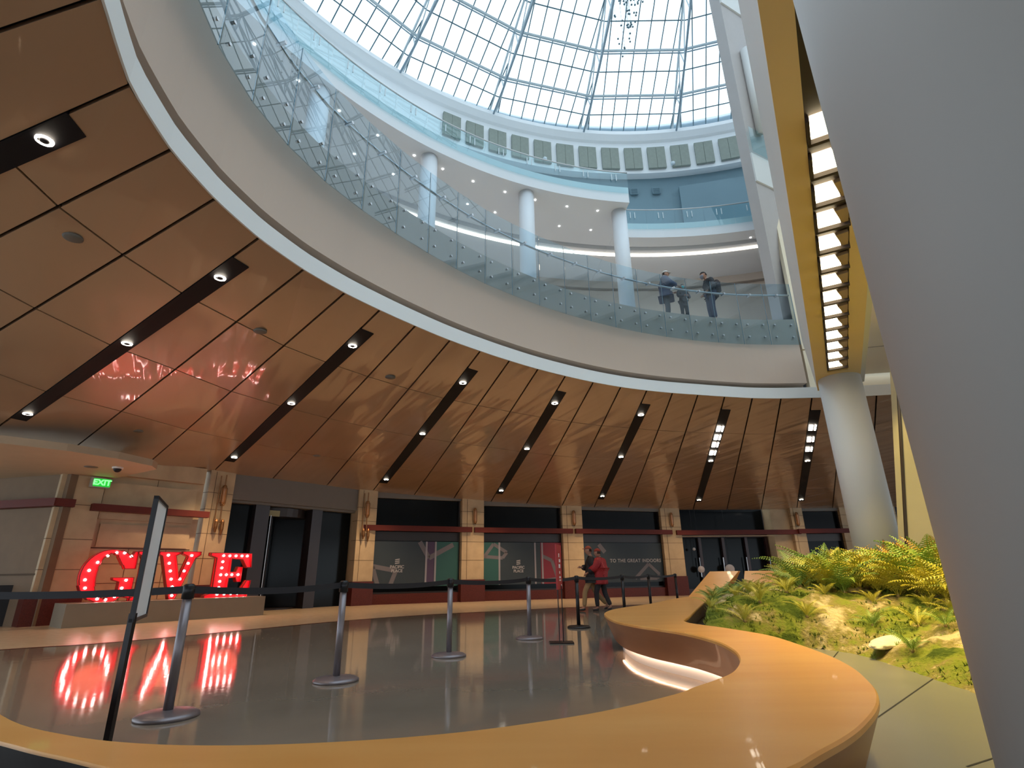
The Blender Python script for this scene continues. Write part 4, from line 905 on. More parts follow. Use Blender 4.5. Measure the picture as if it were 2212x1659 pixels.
# board plane nearly along the line of sight
sd = Vector((-2.29, 3.5)).normalized(); sdir = Vector((sd.x * math.cos(R(7)) + sd.y * math.sin(R(7)), -sd.x * math.sin(R(7)) + sd.y * math.cos(R(7)))); sn = Vector((sdir.y, -sdir.x))
Fs = (Vector((0, 0)) - sdir * 0.0, sdir, sn)
bm = N()
for u0, u1, z0, z1 in ((-.02, .0, .80, 1.545), (.55, .57, .80, 1.545), (-.02, .57, .80, .82), (-.02, .57, 1.525, 1.545)): fbox(bm, Fs, u0, u1, -.014, .014, z0, z1)
link('board_frame', bm, M['blackmetal'], T)
bm = N(); fbox(bm, Fs, 0, .55, -.006, .006, .82, 1.525); link('sign_board', bm, M['signwhite'], T)
T = thing('sign_stand', 'red notice board on two thin black rods beside the fourth stanchion', 'sign stand', (0.73, 9.47, 0))
bm = N(); box(bm, -.19, .19, -.14, .14, 0, 0.018); link('base', bm, M['blackmetal'], T)
for dx in (-.03, .035):
    bm = N(); tube(bm, [(dx, dx * .6, 0.01), (dx, dx * .6, 0.86)], 0.009, 6); link('rod', bm, M['blackmetal'], T)
fd = Vector((0.0, 9.47)).normalized(); sdir = Vector((math.sin(R(14)), math.cos(R(14)))); sn = Vector((-sdir.y, sdir.x))
Fs = (-sdir * .22, sdir, sn)
bm = N(); fbox(bm, Fs, 0, .48, -.012, .012, .80, 1.50); link('sign_board', bm, M['red'], T)
bm = N()
for z0_, z1_, a_, b_ in ((1.30, 1.36, .18, .24), (1.22, 1.27, .20, .32), (1.13, 1.19, .16, .30), (1.04, 1.08, .20, .27), (.97, 1.00, .18, .33), (.93, .95, .18, .33), (.84, .87, .34, .40)): fpoly(bm, Fs, [(a_, z0_), (b_, z0_), (b_, z1_), (a_, z1_)], .0125, .003); fpoly(bm, (Fs[0], Fs[1], Fs[2]), [(a_, z0_), (b_, z0_), (b_, z1_), (a_, z1_)], -.0155, .003)
link('white_print', bm, M['signwhite'], T)

# ------------------------------------------------------------------ curved wooden bench
ring = [(1.29, 8.41), (1.26, 7.5), (1.38, 6.82), (1.55, 6.34), (1.67, 5.98), (1.74, 5.5), (1.745, 5.1), (1.69, 4.68), (1.62, 4.38), (1.52, 4.09), (1.40, 3.83), (1.27, 3.6), (1.1, 3.39), (0.94, 3.22), (0.77, 3.03), (0.37, 2.71), (-0.03, 2.49), (-0.35, 2.37), (-0.70, 2.30), (-1.05, 2.28), (-1.39, 2.32), (-1.74, 2.44), (-2.2, 2.70), (-2.9, 3.3), (-3.6, 4.1),
        (-3.85, 3.9), (-3.1, 3.05), (-2.35, 2.55), (-1.96, 2.36), (-1.71, 2.23), (-1.52, 2.14), (-1.30, 2.03), (-0.9, 1.83), (-0.4, 1.66), (0.15, 1.66), (0.55, 1.78), (0.83, 1.95), (1.0, 2.1), (1.2, 2.28), (1.38, 2.47), (1.60, 2.74), (1.79, 3.04), (1.94, 3.36), (2.09, 3.75), (2.22, 4.24), (2.32, 4.88), (2.38, 5.6), (2.25, 6.35), (2.07, 7.16), (2.43, 8.15), (3.22, 10.2), (3.98, 12.1), (4.68, 13.71), (4.25, 14.15), (3.4, 12.8), (2.62, 11.29), (2.02, 10.4), (1.62, 9.7), (1.38, 9.0)]
dense = catmull([Vector((x, y, 0)) for x, y in ring], 5)
dense = [p for i, p in enumerate(dense) if (p - dense[i - 1]).length > 0.004]
def offset(P, d):
    out = []; n = len(P)
    area = sum(P[i].x * P[(i + 1) % n].y - P[(i + 1) % n].x * P[i].y for i in range(n)); sg = 1 if area > 0 else -1
    for i in range(n):
        t = (P[(i + 1) % n] - P[i - 1]).normalized(); out.append(P[i] + Vector((-t.y, t.x, 0)) * d * sg)
    return out
bench = thing('curved_bench', 'long curved orange maple bench sweeping round the floor and the planter', 'bench', (1.5, 5, 0)); bo = Vector((1.5, 5, 0))
T_ = [p - bo for p in dense]; O1 = T_; I1 = offset(T_, 0.008); I2 = offset(T_, 0.13); I3 = offset(T_, 0.17)
n = len(T_)
bm = N(); va = [bm.verts.new((p.x, p.y, .470)) for p in I1]; vb = [bm.verts.new((p.x, p.y, .460)) for p in O1]; vc = [bm.verts.new((p.x, p.y, .440)) for p in O1]
for t in tessellate_polygon([[Vector((p.x, p.y, 0)) for p in I1]]): bm.faces.new([va[i] for i in t])
for i in range(n):
    bm.faces.new((va[i], va[(i + 1) % n], vb[(i + 1) % n], vb[i])); bm.faces.new((vb[i], vb[(i + 1) % n], vc[(i + 1) % n], vc[i]))
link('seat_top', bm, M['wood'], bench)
bm = N(); va = [bm.verts.new((p.x, p.y, .440)) for p in O1]; vb = [bm.verts.new((p.x, p.y, .135)) for p in I2]; vc = [bm.verts.new((p.x, p.y, .12)) for p in I3]
for i in range(n):
    bm.faces.new((va[i], va[(i + 1) % n], vb[(i + 1) % n], vb[i])); bm.faces.new((vb[i], vb[(i + 1) % n], vc[(i + 1) % n], vc[i]))
for t in tessellate_polygon([[Vector((p.x, p.y, 0)) for p in I3]]): bm.faces.new([vc[i] for i in t])
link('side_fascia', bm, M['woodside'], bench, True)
Bk = offset(T_, -0.012); Bk2 = offset(T_, 0.108); bm = N()  # black sheet added over the near-left outer side to give its shade
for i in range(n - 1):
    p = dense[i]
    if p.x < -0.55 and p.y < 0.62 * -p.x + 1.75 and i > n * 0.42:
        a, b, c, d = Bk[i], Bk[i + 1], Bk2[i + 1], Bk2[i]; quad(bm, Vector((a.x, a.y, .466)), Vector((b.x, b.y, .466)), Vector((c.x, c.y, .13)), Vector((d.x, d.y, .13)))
nb = len(bm.faces); pb = link('shade_panel', bm, M['black'], bench); pb['label'] = 'matte black panel standing for the shade on the outer side'
K = offset(T_, 0.24)
# recessed kick base and light strip, along the concave side and tip
idx = [i for i, p in enumerate(dense) if (p.x < 1.76 and p.y > 2.2 and p.y < 9.0 and i < n * 0.42)]
bm = N()
for i in range(n):
    a, b = K[i], K[(i + 1) % n]; quad(bm, Vector((a.x, a.y, 0)), Vector((b.x, b.y, 0)), Vector((b.x, b.y, .12)), Vector((a.x, a.y, .12)))
link('kick_base', bm, M['white'], bench)
bm = N(); K2 = offset(T_, 0.232); K3 = offset(T_, 0.20)
for i in idx[:-1]:
    if dense[i].x > 0.2 and 3.2 < dense[i].y < 8.6:
        a, b, c, d = K2[i], K2[i + 1], K3[i + 1], K3[i]; quad(bm, Vector((a.x, a.y, .113)), Vector((b.x, b.y, .113)), Vector((c.x, c.y, .113)), Vector((d.x, d.y, .113)))
link('toe_light', bm, M['toe'], bench)
# backrests at the far end
def wedge(name, base, top, th, label):
    T = thing(name, label, 'backrest', (base[0][0], base[0][1], .472)); o = Vector((base[0][0], base[0][1], 0.472))
    (a, b), (c, d) = base, top
    a, b = Vector((*a, .472)) - o, Vector((*b, .472)) - o; c, d = Vector((*c, 1.045)) - o, Vector((*d, 1.045)) - o
    f = (c - a).normalized(); f.z = 0; f.normalize(); f = f * th
    bm = N(); vs = [bm.verts.new(p) for p in (a, b, d, c, a + f * 2.6, b + f * 2.6, d + f * .4, c + f * .4)]
    for ix in ((0, 1, 2, 3), (4, 7, 6, 5), (0, 4, 5, 1), (1, 5, 6, 2), (2, 6, 7, 3), (3, 7, 4, 0)): bm.faces.new([vs[i] for i in ix])
    link('panel', bm, M['wood'], T); return T
wedge('bench_backrest', ((4.23, 14.15), (4.82, 13.85)), ((5.27, 15.45), (5.93, 15.15)), .35, 'slanted orange wooden backrest at the far end of the curved bench')
wedge('bench_backrest', ((5.45, 13.9), (6.2, 13.5)), ((6.15, 15.3), (6.9, 14.9)), .35, 'second darker wooden backrest half hidden behind the ferns')

# ------------------------------------------------------------------ grey ledge and planter mound
led = [(0.05, 1.9), (0.9, 2.45), (1.35, 3.0), (1.65, 3.6), (1.85, 4.3), (2.0, 5.0), (2.05, 5.6), (1.95, 6.3), (1.75, 7.2), (1.8, 8.2), (2.5, 10.4), (3.9, 13.3), (6.5, 16), (12, 15), (14, 8), (12, -2), (0.5, -2)]
bm = N(); prism(bm, led, 0.002, 0.118); struct(link('floor.005', bm, M['ledge']))
soil = [(3.31, 10.2), (2.93, 9.2), (2.52, 8.1), (2.30, 7.48), (2.6, 7.38), (3.0, 7.48), (3.45, 7.65), (3.78, 7.4), (3.93, 6.9), (3.85, 6.25), (3.74, 5.6), (3.62, 5.0), (3.6, 4.3), (4.2, 3.2), (6, 2.2), (9, 2.4), (11, 6), (11, 11), (9, 14.3), (6.2, 14.4), (4.78, 13.55), (4.05, 12.1)]
sd_ = catmull([Vector((x, y, 0)) for x, y in soil], 5)
def dist_in(x, y):
    inside = False; dm = 1e9; n = len(sd_)
    for i in range(n):
        a, b = sd_[i - 1], sd_[i]
        if (a.y > y) != (b.y > y) and x < (b.x - a.x) * (y - a.y) / (b.y - a.y) + a.x: inside = not inside
        abx, aby = b.x - a.x, b.y - a.y; t = max(0, min(1, ((x - a.x) * abx + (y - a.y) * aby) / (abx * abx + aby * aby + 1e-9)))
        dm = min(dm, math.hypot(x - a.x - abx * t, y - a.y - aby * t))
    return dm if inside else -dm
from mathutils import noise
def mz(x, y):
    d = dist_in(x, y)
    if d <= 0: return 0.11
    e = 1 - math.exp(-d / 2.4)
    w_ = max(0, min(1, (y - 7.3) / .9)) * max(0, min(1, (6.2 - x) / 2.0)); qk = .36 * w_ * min(1, d / .12)
    return 0.12 + qk + (0.98 - .25 * w_) * e * (0.86 + 0.14 * noise.noise(Vector((x * .9, y * .9, 1)))) + min(1, d / .3) * (0.07 * noise.noise(Vector((x * 2.6, y * 2.6, 3))) + 0.045 * noise.noise(Vector((x * 7, y * 7, 7))) + 0.02 * noise.noise(Vector((x * 16, y * 16, 2))) + .04)
seams = N()
for a, b in (((3.55, 6.72), (4.15, 7.6)), ((2.26, 3.98), (3.80, 5.50)), ((2.21, 3.14), (3.0, 3.55)), ((2.0, 7.4), (3.6, 8.1))):
    a, b = Vector((*a, .1195)), Vector((*b, .1195)); t = (b - a).normalized() * .006; q = Vector((-t.y, t.x, 0)); quad(seams, a - q, b - q, b + q, a + q)
struct(link('trim_11', seams, M['black']))
bm = N(); stp = 0.05; gx = {}; 
x0, x1, y0, y1 = 2.2, 9.4, 3.0, 14.6
nx, ny = int((x1 - x0) / stp), int((y1 - y0) / stp)
for i in range(nx + 1):
    for j in range(ny + 1):
        x, y = x0 + i * stp, y0 + j * stp; d = dist_in(x, y)
        if d > -0.05: gx[i, j] = bm.verts.new((x, y, mz(x, y)))
for i in range(nx):
    for j in range(ny):
        q = [gx.get(k) for k in ((i, j), (i + 1, j), (i + 1, j + 1), (i, j + 1))]
        if all(q): bm.faces.new(q)
moss_m = mat('moss_and_soil', (0.16, 0.17, 0.03), 0.95, spec=0.1, bump=0.8, bscale=28, detail=6)
nt = moss_m.node_tree; b = nt.nodes['Principled BSDF']; tc = nt.nodes.new('ShaderNodeTexCoord')
n1 = nt.nodes.new('ShaderNodeTexNoise'); n1.inputs['Scale'].default_value = 1.5; n1.inputs['Detail'].default_value = 6; n1.inputs['Roughness'].default_value = 0.65
rp = nt.nodes.new('ShaderNodeValToRGB'); cr = rp.color_ramp; cr.elements[0].position = .38; cr.elements[0].color = (0.07, 0.10, 0.015, 1); cr.elements[1].position = .62; cr.elements[1].color = (0.60, 0.48, 0.28, 1)
e = cr.elements.new(.46); e.color = (0.22, 0.25, 0.035, 1); e = cr.elements.new(.54); e.color = (0.26, 0.21, 0.07, 1)
nt.links.new(tc.outputs['Object'], n1.inputs['Vector']); nt.links.new(n1.outputs['Fac'], rp.inputs[0]); nt.links.new(rp.outputs[0], b.inputs['Base Color'])
o = link('planting_mound', bm, moss_m, None, True); tag(o, 'mossy earth mound filling the planter behind the grey ledge', 'planter bed', kind='stuff')
# moss tufts: one object of stuff
rnd = random.Random(11); bm = N()
for k in range(6500):
    x, y = rnd.uniform(2.4, 7.6), rnd.uniform(4.0, 13.8)
    if dist_in(x, y) < .02 or noise.noise(Vector((x * 1.3, y * 1.3, 0))) < -0.12: continue
    z = mz(x, y)
    for q in range(4):
        a = rnd.uniform(0, 6.28); l = rnd.uniform(.02, .055); w = rnd.uniform(.006, .014); d = Vector((math.cos(a), math.sin(a), 0)); s = Vector((-d.y, d.x, 0)) * w
        p = Vector((x, y, z - .01)) + d * rnd.uniform(0, .03); bm.faces.new([bm.verts.new(v) for v in (p - s, p + s, p + d * l * .7 + Vector((0, 0, l)))])
tag(link('moss', bm, mat('bright_moss', (0.13, 0.20, 0.02), 0.9, col2=(0.30, 0.34, 0.05), scale=2.5)), 'tufts of bright moss spread over the planter mound', 'moss', kind='stuff')
bm = N(); bmesh.ops.create_icosphere(bm, subdivisions=4, radius=1)
for v in bm.verts: v.co = Vector((v.co.x * .46, v.co.y * .12, v.co.z * .05)) * (1 + .10 * noise.noise(v.co * 2.3))
o = link('pale_rock', bm, M['rock'], None, True); o.location = (4.22, 6.74, .262); o.rotation_euler = (R(10), R(-2), R(38)); tag(o, 'flat bright pale rock at the front edge of the mossy planter', 'rock')

# ferns
def frond(bm, L, arch, az, base, lean, wid, rnd, mi=0):
    d = Vector((math.cos(az), math.sin(az), 0)); s = Vector((-d.y, d.x, 0)); N_ = 22; pts = []
    for i in range(N_ + 1):
        t = i / N_; ang = lean - arch * t * t
        pts.append(None)
    p = Vector(base); pts = [p.copy()]
    for i in range(N_):
        ang = lean - arch * ((i + 1) / N_) ** 1.3; p = p + (d * math.cos(ang) + Vector((0, 0, math.sin(ang)))) * (L / N_); pts.append(p.copy())
    for i in range(N_):
        a, b = pts[i], pts[i + 1]; w = .004
        f = bm.faces.new([bm.verts.new(v) for v in (a - s * w, a + s * w, b + s * w, b - s * w)]); f.material_index = mi
    for i in range(4, N_ + 1):
        t = i / N_; l = wid * math.sin(min(1, (t - .08) / .45) * 1.57) * (1 - max(0, (t - .42) / .58) ** 1.25 * .93); a = pts[i]; tg = (pts[i] - pts[i - 1]).normalized(); wv = L / N_ * .27
        for sg in (-1, 1):
            dr = (s * sg + tg * .45 + Vector((0, 0, -.18))).normalized(); l2 = l * rnd.uniform(.85, 1.1)
            m_ = a + dr * l2 * .5 + Vector((0, 0, .012)); e = a + dr * l2 + Vector((0, 0, -l2 * .15))
            v = [bm.verts.new(q) for q in (a - tg * wv, a + tg * wv, m_ + tg * wv * .8, e, m_ - tg * wv * .8)]
            f = bm.faces.new((v[0], v[1], v[2], v[4])); f.material_index = mi; f = bm.faces.new((v[4], v[2], v[3])); f.material_index = mi
def leafmat(name, c1, c2):
    m = mat(name, c1, 0.42, spec=0.4, col2=c2, scale=3.0)
    return m
FM = {'yellow': leafmat('yellow_green_frond', (0.34, 0.34, 0.035), (0.66, 0.54, 0.07)), 'green': leafmat('mid_green_frond', (0.14, 0.26, 0.05), (0.32, 0.42, 0.06)), 'brown': leafmat('russet_frond', (0.48, 0.24, 0.035), (0.64, 0.44, 0.08)), 'stalk': leafmat('stalk', (0.2, 0.14, 0.05), (0.3, 0.2, 0.06))}
variants = {}
def fern_mesh(kind, seed, nf, L, up_=False):
    r_ = random.Random(seed); bm = N()
    for k in range(nf):
        az_ = 6.283 * k / nf + r_.uniform(-.3, .3); l = L * r_.uniform(.65, 1.1)
        frond(bm, l, r_.uniform(.9, 1.5), az_, (0, 0, 0), r_.uniform(.75, 1.35) if k % 3 else r_.uniform(1.1, 1.45), l * .20, r_)
    me = bpy.data.meshes.new('fern_' + kind); bm.to_mesh(me); bm.free(); me.materials.append(FM[kind]); return me
for kd in ('yellow', 'green', 'brown'):
    variants[kd] = [fern_mesh(kd, 10 + i + len(kd), 10 + i * 2, (.48, .6, .72)[i]) for i in range(3)]
crown = N(); lathe(crown, [(0.02, -.05), (0.03, 0.02), (0.012, .05)], 8); crown_me = bpy.data.meshes.new('crown'); crown.to_mesh(crown_me); crown.free(); crown_me.materials.append(FM['stalk'])
rnd = random.Random(5); placed = []; tries = 0
def put_fern(x, y, kd, vi, sc_, lab):
    o = thing('fern', lab[0], 'fern', (x, y, mz(x, y) - .01), rnd.uniform(0, 6.28), lab[1]); o.scale = (sc_,) * 3
    f = bpy.data.objects.new('fronds', variants[kd][vi]); COL.objects.link(f); f.parent = o
    c = bpy.data.objects.new('crown', crown_me); COL.objects.link(c); c.parent = o
while len(placed) < 230 and tries < 14000:
    tries += 1
    x, y = rnd.uniform(2.6, 9.2), rnd.uniform(4.6, 14.0); d = dist_in(x, y)
    azd = math.degrees(math.atan2(x, y))
    if d < (.25 if y < 8 else .14) or azd > 44 or azd < 12: continue
    if math.hypot(x - 8.09, y - 12.59) < .7: continue
    dens = 0.17 if d < 1.2 else (0.6 if d < 1.7 else 1.0)
    if y > 8.2 and x < 4.6: dens = max(dens, 0.42 if d < 1.0 else 1)
    if rnd.random() > dens: continue
    mn = .27 if d > 1.6 else .40
    if any(math.hypot(x - a, y - b) < mn for a, b in placed): continue
    placed.append((x, y))
    if y > 10.5 and x < 5.5: kd = rnd.choice(['green', 'green', 'yellow'])
    elif d > 2.6 and y > 8: kd = rnd.choice(['brown', 'yellow', 'yellow', 'green', 'green', 'brown'])
    else: kd = rnd.choice(['yellow', 'yellow', 'green'])
    low = d < 1.5
    vi = 0 if low else rnd.choice([0, 1, 1, 2]) if d < 2.5 else rnd.choice([1, 2, 2])
    labs = {'yellow': 'yellow green', 'green': 'mid green', 'brown': 'russet brown'}[kd]
    where = 'low on the mossy front slope of the planter' if low else ('in the thick upper part of the planter mound' if x > 5.3 else 'at the far bench end of the planter')
    put_fern(x, y, kd, vi, rnd.uniform(.6, .85) if low else rnd.uniform(1.05, 1.45), ('%s fern %s' % (labs, where), '%s ferns %s' % (labs, where)))


# ------------------------------------------------------------------ people
def skinned(name, chains, m, parent, extra=None, sub=2):
    """chains: lists of (point, rx, ry); the first point of the first chain is the root; equal points are shared"""
    vs, ed, rad = [], [], []; key = {}
    def vid(p, rx, ry):
        k = tuple(round(c, 4) for c in p)
        if k not in key: key[k] = len(vs); vs.append(p); rad.append((rx, ry))
        return key[k]
    for ch in chains:
        prev = None
        for p, rx, ry in ch:
            i = vid(p, rx, ry)
            if prev is not None and prev != i: ed.append((prev, i))
            prev = i
    me = bpy.data.meshes.new(name); me.from_pydata([tuple(v) for v in vs], ed, []); me.update()
    o = bpy.data.objects.new(name, me); COL.objects.link(o)
    sk = o.modifiers.new('skin', 'SKIN'); sk.use_smooth_shade = True; sk.branch_smoothing = 0.6
    for i, v in enumerate(me.skin_vertices[0].data): v.radius = rad[i]; v.use_root = (i == 0)
    ss = o.modifiers.new('sub', 'SUBSURF'); ss.levels = sub; ss.render_levels = sub
    dg = bpy.context.evaluated_depsgraph_get(); m2 = bpy.data.meshes.new_from_object(o.evaluated_get(dg)); bpy.data.objects.remove(o)
    if extra:
        bm = bmesh.new(); bm.from_mesh(m2); extra(bm); bm.to_mesh(m2); bm.free()
    return linkme(name, m2, m, parent, True)
def hand(bm, w, d, k=1.0):
    """palm and five separate bent fingers from wrist point w along direction d"""
    d = d.normalized(); s = d.cross(Vector((0, 0, 1)));
    if s.length < .1: s = Vector((1, 0, 0))
    s.normalize(); q = s.cross(d)
    tube(bm, [w, w + d * .045 * k, w + d * .085 * k], .026 * k, 8, r2=.034 * k)
    for i, (o_, l) in enumerate(((-.027, .060), (-.009, .072), (.009, .068), (.027, .054))):
        a = w + d * .082 * k + s * o_ * k; b = a + d * l * .5 * k - q * .006; tube(bm, [a, b, b + d * l * .38 * k - q * .028 * k], .0088 * k, 6, r2=.006 * k)
    a = w + d * .03 * k + s * .028 * k; tube(bm, [a, a + (d * .6 + s * .8) * .035 * k, a + (d * 1.0 + s * .6) * .058 * k], .0105 * k, 6, r2=.008 * k)
def head(bm, c, R_, fwd, tilt=0.0):
    b2 = bmesh.new(); bmesh.ops.create_uvsphere(b2, u_segments=20, v_segments=14, radius=1)
    for v in b2.verts:
        x, y, z = v.co; jaw = 1 - .28 * max(0, -z); v.co = Vector((x * .78 * jaw, y * .92 * (1 - .12 * max(0, -z)), z * 1.14))
        if y > .75 and abs(x) < .22 and -.35 < z < .1: v.co.y += .17 * (1 - abs(x) / .22)
        if y > .7 and .05 < z < .3 and .15 < abs(x) < .5: v.co.y -= .07
        if y > .6 and abs(x) < .3 and -.62 < z < -.45: v.co.y += .05
    for sx in (-1, 1):
        e = bmesh.ops.create_uvsphere(b2, u_segments=8, v_segments=6, radius=.16)['verts']
        for v in e: v.co = Vector((v.co.x * .35 + sx * .80, v.co.y * .7 - .05, v.co.z * 1.3 - .05))
    a = math.atan2(fwd[1], fwd[0]) - math.pi / 2; Mx = Matrix.Translation(c) @ Matrix.Rotation(a, 4, 'Z') @ Matrix.Rotation(tilt, 4, 'X') @ Matrix.Diagonal((R_, R_, R_, 1))
    me = bpy.data.meshes.new('t'); b2.transform(Mx); b2.to_mesh(me); b2.free(); bm.from_mesh(me); bpy.data.meshes.remove(me)
    return Mx
def cap_shell(name, Mx, m, parent, zmin=.25, sc_=1.07, peak=False, back=True, ymax=9, ymin=-9, zmax=9):
    b2 = bmesh.new(); bmesh.ops.create_uvsphere(b2, u_segments=24, v_segments=16, radius=1)
    for v in b2.verts: v.co = Vector((v.co.x * .80 * sc_, v.co.y * .95 * sc_, v.co.z * 1.14 * sc_))
    kill = [v for v in b2.verts if v.co.z < zmin - (.75 if back and v.co.y < -.15 else 0) or v.co.y > ymax or v.co.y < ymin or v.co.z > zmax]
    bmesh.ops.delete(b2, geom=kill, context='VERTS')
    if peak:
        k = [b2.verts.new((x, .95 + y, zmin + .02)) for x, y in ((-.55, -.15), (-.4, .45), (0, .62), (.4, .45), (.55, -.15))]; b2.faces.new(k)
    b2.transform(Mx); o = link(name, b2, m, parent, True); sm = o.modifiers.new('t', 'SOLIDIFY'); sm.thickness = .012; return o
def cm(name, c, rough=.8, bump=0.0): return mat(name, c, rough, var=.08, scale=14, bump=bump, bscale=30)
SKIN = cm('skin', (0.42, 0.22, 0.15), .55); SHOE = cm('dark_shoes', (0.02, 0.018, 0.02), .5)
def person(label, loc, rz, H, J, top, trous, hairm, hatm=None, peak=False, maskm=None, coat=0.0, puff=0.0, pack=None, ht=0.0, bulk=1.0):
    k = H / 1.75; T = thing('person', label, 'person', loc, rz)
    V = lambda *p: Vector(p) * k
    P = {n_: V(*p) for n_, p in J.items()}
    lean = P['chest'] - P['pelvis']; f = Vector((0, 1, 0))
    hc = P['head']; MxH = []
    arms = []; legs = []
    for sd_n in ('l', 'r'):
        arms.append([(P['chest'], .12 * k, .09 * k), (P['sh' + sd_n], .06 * k, .06 * k), (P['el' + sd_n], .042 * k, .042 * k), (P['wr' + sd_n], .028 * k, .026 * k)])
        legs.append([(P['pelvis'], .13 * k, .10 * k), (P['hp' + sd_n], .085 * k, .085 * k), (P['kn' + sd_n], .056 * k, .056 * k), (P['an' + sd_n], .036 * k, .038 * k), (P['to' + sd_n], .03 * k, .02 * k)])
    spine = [(P['pelvis'], .13 * k, .10 * k), (P['pelvis'].lerp(P['chest'], .5), .12 * k, .09 * k), (P['chest'], .12 * k, .09 * k), (P['neck'], .05 * k, .05 * k), (P['neck'].lerp(hc, .6), .05 * k, .05 * k)]
    def ex(bm):
        MxH.append(head(bm, hc, .108 * k, (0, 1), ht))
        for s_ in ('l', 'r'): hand(bm, P['wr' + s_], P['wr' + s_] - P['el' + s_], k)
    skinned('body', [spine] + arms + legs, SKIN, T, ex)
    g = (.022 + puff) * k; b = bulk
    up_ = [(P['pelvis'] + Vector((0, 0, .02)), .15 * k * b + g, .115 * k * b + g), (P['pelvis'].lerp(P['chest'], .5), .14 * k * b + g, .11 * k * b + g), (P['chest'], .14 * k * b + g, .11 * k * b + g), (P['neck'] - Vector((0, 0, .03 * k)), .065 * k + g * .5, .065 * k + g * .5)]
    ch = [up_]
    for s_ in ('l', 'r'):
        w2 = P['wr' + s_].lerp(P['el' + s_], .08)
        ch.append([(P['chest'], .14 * k * b + g, .11 * k * b + g), (P['sh' + s_], .068 * k * b + g, .068 * k * b + g), (P['el' + s_], .048 * k * b + g, .048 * k * b + g), (w2, .036 * k + g * .8, .036 * k + g * .8)])
    if coat > 0: ch.append([(P['pelvis'] + Vector((0, 0, .02)), .15 * k * b + g, .115 * k * b + g), (P['pelvis'] - Vector((0, 0, coat * k)), .17 * k * b + g, .14 * k * b + g)])
    skinned('jacket', ch, top, T)
    tg = .018 * k; lg = []
    for s_ in ('l', 'r'):
        lg.append([(P['pelvis'], .135 * k + tg, .105 * k + tg), (P['hp' + s_], .088 * k + tg, .088 * k + tg), (P['kn' + s_], .060 * k + tg, .060 * k + tg), (P['an' + s_].lerp(P['kn' + s_], .06), .046 * k + tg, .046 * k + tg)])
    skinned('trousers', lg, trous, T)
    for s_ in ('l', 'r'):
        a, t_ = P['an' + s_], P['to' + s_]; hl = a + (a - t_).normalized() * .04 * k; hl.z = min(a.z, t_.z + .02 * k)
        skinned('shoe', [[(hl, .042 * k, .036 * k), (a.lerp(t_, .45) - Vector((0, 0, .022 * k)), .046 * k, .036 * k), (t_, .042 * k, .026 * k)]], SHOE, T)
    cap_shell('hair', MxH[0], hairm, T, .32, 1.05)
    if hatm: cap_shell('hat', MxH[0], hatm, T, .42, 1.14, peak, back=False)
    if maskm: cap_shell('face_mask', MxH[0], maskm, T, -1.05, 1.09, False, False, 9, .38, .08)
    if pack:
        c = P['chest'] - f * (.22 * k); bm = N(); bmesh.ops.create_cube(bm, size=1)
        for v in bm.verts: v.co = Vector((v.co.x * .30 * k, v.co.y * .20 * k, v.co.z * .46 * k))
        bmesh.ops.bevel(bm, geom=bm.edges[:], offset=.06 * k, segments=4, affect='EDGES')
        bm.transform(Matrix.Translation(c - Vector((0, .02, .12 * k)))); link('backpack', bm, pack, T, True)
        for sx in (-1, 1):
            bm = N(); tube(bm, [c + V(sx * .1, .1, .12), c + V(sx * .11, .30, .12), c + V(sx * .12, .36, -.08), c + V(sx * .12, .14, -.3)], .016 * k, 6); link('strap', bm, pack, T)
    return T
STAND = dict(pelvis=(0, 0, .95), chest=(0, .0, 1.32), neck=(0, .01, 1.50), head=(0, .04, 1.635), shl=(-.19, 0, 1.41), shr=(.19, 0, 1.41), ell=(-.25, -.02, 1.12), elr=(.25, -.02, 1.12), wrl=(-.26, .08, .88), wrr=(.26, .08, .88), hpl=(-.10, 0, .90), hpr=(.10, 0, .90), knl=(-.11, .02, .49), knr=(.11, .02, .49), anl=(-.11, -.02, .08), anr=(.11, -.02, .08), tol=(-.12, .14, .03), tor=(.12, .14, .03))
def pose(**kw): d = dict(STAND); d.update(kw); return d
blk = cm('black_jacket_cloth', (0.010, 0.010, 0.013), .7); tan = cm('tan_trouser_cloth', (0.36, 0.23, 0.11), .8); redp = cm('red_puffer_cloth', (0.36, 0.015, 0.02), .55, .4)
navy = cm('navy_jacket_cloth', (0.035, 0.04, 0.085), .7); jean = cm('dark_jeans', (0.03, 0.045, 0.09), .8); brn = cm('brown_hair', (0.03, 0.018, 0.012), .7); gry = cm('grey_trouser_cloth', (0.10, 0.095, 0.10), .8)
person('person in black jacket and tan trousers striding left past the third window', (2.30, 17.12, 0), R(84), 1.80,
       pose(pelvis=(0, 0, .94), head=(0, .06, 1.64), knl=(-.10, .22, .52), anl=(-.10, .26, .08), tol=(-.10, .42, .04), knr=(.10, -.08, .50), anr=(.10, -.40, .16), tor=(.10, -.30, .04), ell=(-.27, -.10, 1.14), wrl=(-.20, .12, 1.02), elr=(.30, .12, 1.16), wrr=(.16, .28, 1.18)), blk, tan, brn, cm('rust_cap', (0.30, 0.07, 0.04)), True, None, .10, .03, None, 0, 1.2)
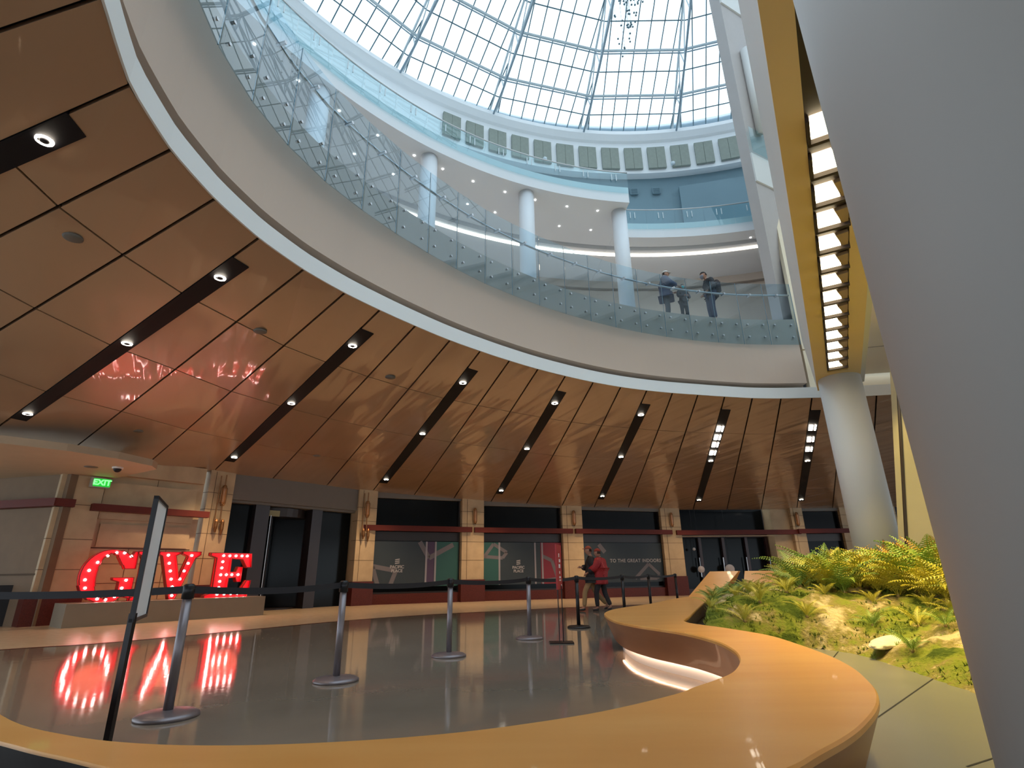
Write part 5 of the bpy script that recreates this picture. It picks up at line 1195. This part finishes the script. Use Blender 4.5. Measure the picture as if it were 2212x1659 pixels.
person('person in red quilted puffer coat and red hat leaning on the striding companion', (2.56, 17.02, 0), R(60), 1.74,
       pose(head=(-.05, .05, 1.62), knl=(-.10, .14, .50), anl=(-.10, .12, .08), tol=(-.10, .28, .03), knr=(.10, -.05, .49), anr=(.10, -.22, .12), tor=(.10, -.10, .03), ell=(-.28, .10, 1.16), wrl=(-.16, .30, 1.12), elr=(.27, .06, 1.14), wrr=(.12, .26, 1.06)), redp, cm('dark_trousers', (0.02, 0.018, 0.022)), brn, cm('red_knit_hat', (0.32, 0.05, 0.035), .9, .3), False, None, .22, .045, None, 0, 1.2)
person('person in navy jacket and white cap with outstretched arm behind the gallery glass', (4.62, 14.30, 7.95), R(-110), 1.68,
       pose(wrr=(.18, .38, 1.06), elr=(.30, .16, 1.14), wrl=(-.34, .22, 1.12), ell=(-.30, 0, 1.12), head=(0, .06, 1.62)), navy, gry, brn, cm('white_cap', (0.6, 0.58, 0.55)), True, None, .18, .03, None, 0, 1.3)
person('short person in dark coat and turquoise face mask beside the navy jacket', (5.12, 14.32, 7.95), R(-165), 1.22,
       pose(wrr=(.05, .26, 1.12), elr=(.27, .08, 1.12), wrl=(-.05, .28, 1.08), ell=(-.27, .08, 1.12)), cm('charcoal_coat', (0.05, 0.045, 0.05)), cm('dark_leggings', (0.03, 0.03, 0.035)), cm('dark_brown_hair', (0.03, 0.02, 0.016)), None, False, cm('turquoise_mask', (0.10, 0.45, 0.50)), .30, .01)
person('person in black jacket with backpack and grey face mask, gallery, facing left', (5.98, 14.42, 7.95), R(95), 1.72,
       pose(pelvis=(0, -.05, .95), chest=(0, .0, 1.32), neck=(0, .06, 1.49), head=(0, .12, 1.61), ell=(-.24, -.04, 1.12), wrl=(-.14, .14, 1.0), elr=(.25, -.04, 1.12), wrr=(.13, .15, .98)), blk, jean, cm('black_hair', (0.015, 0.012, 0.012)), None, False, cm('grey_mask', (0.25, 0.27, 0.33)), .08, .01, cm('dark_backpack', (0.03, 0.02, 0.02)), R(-12))
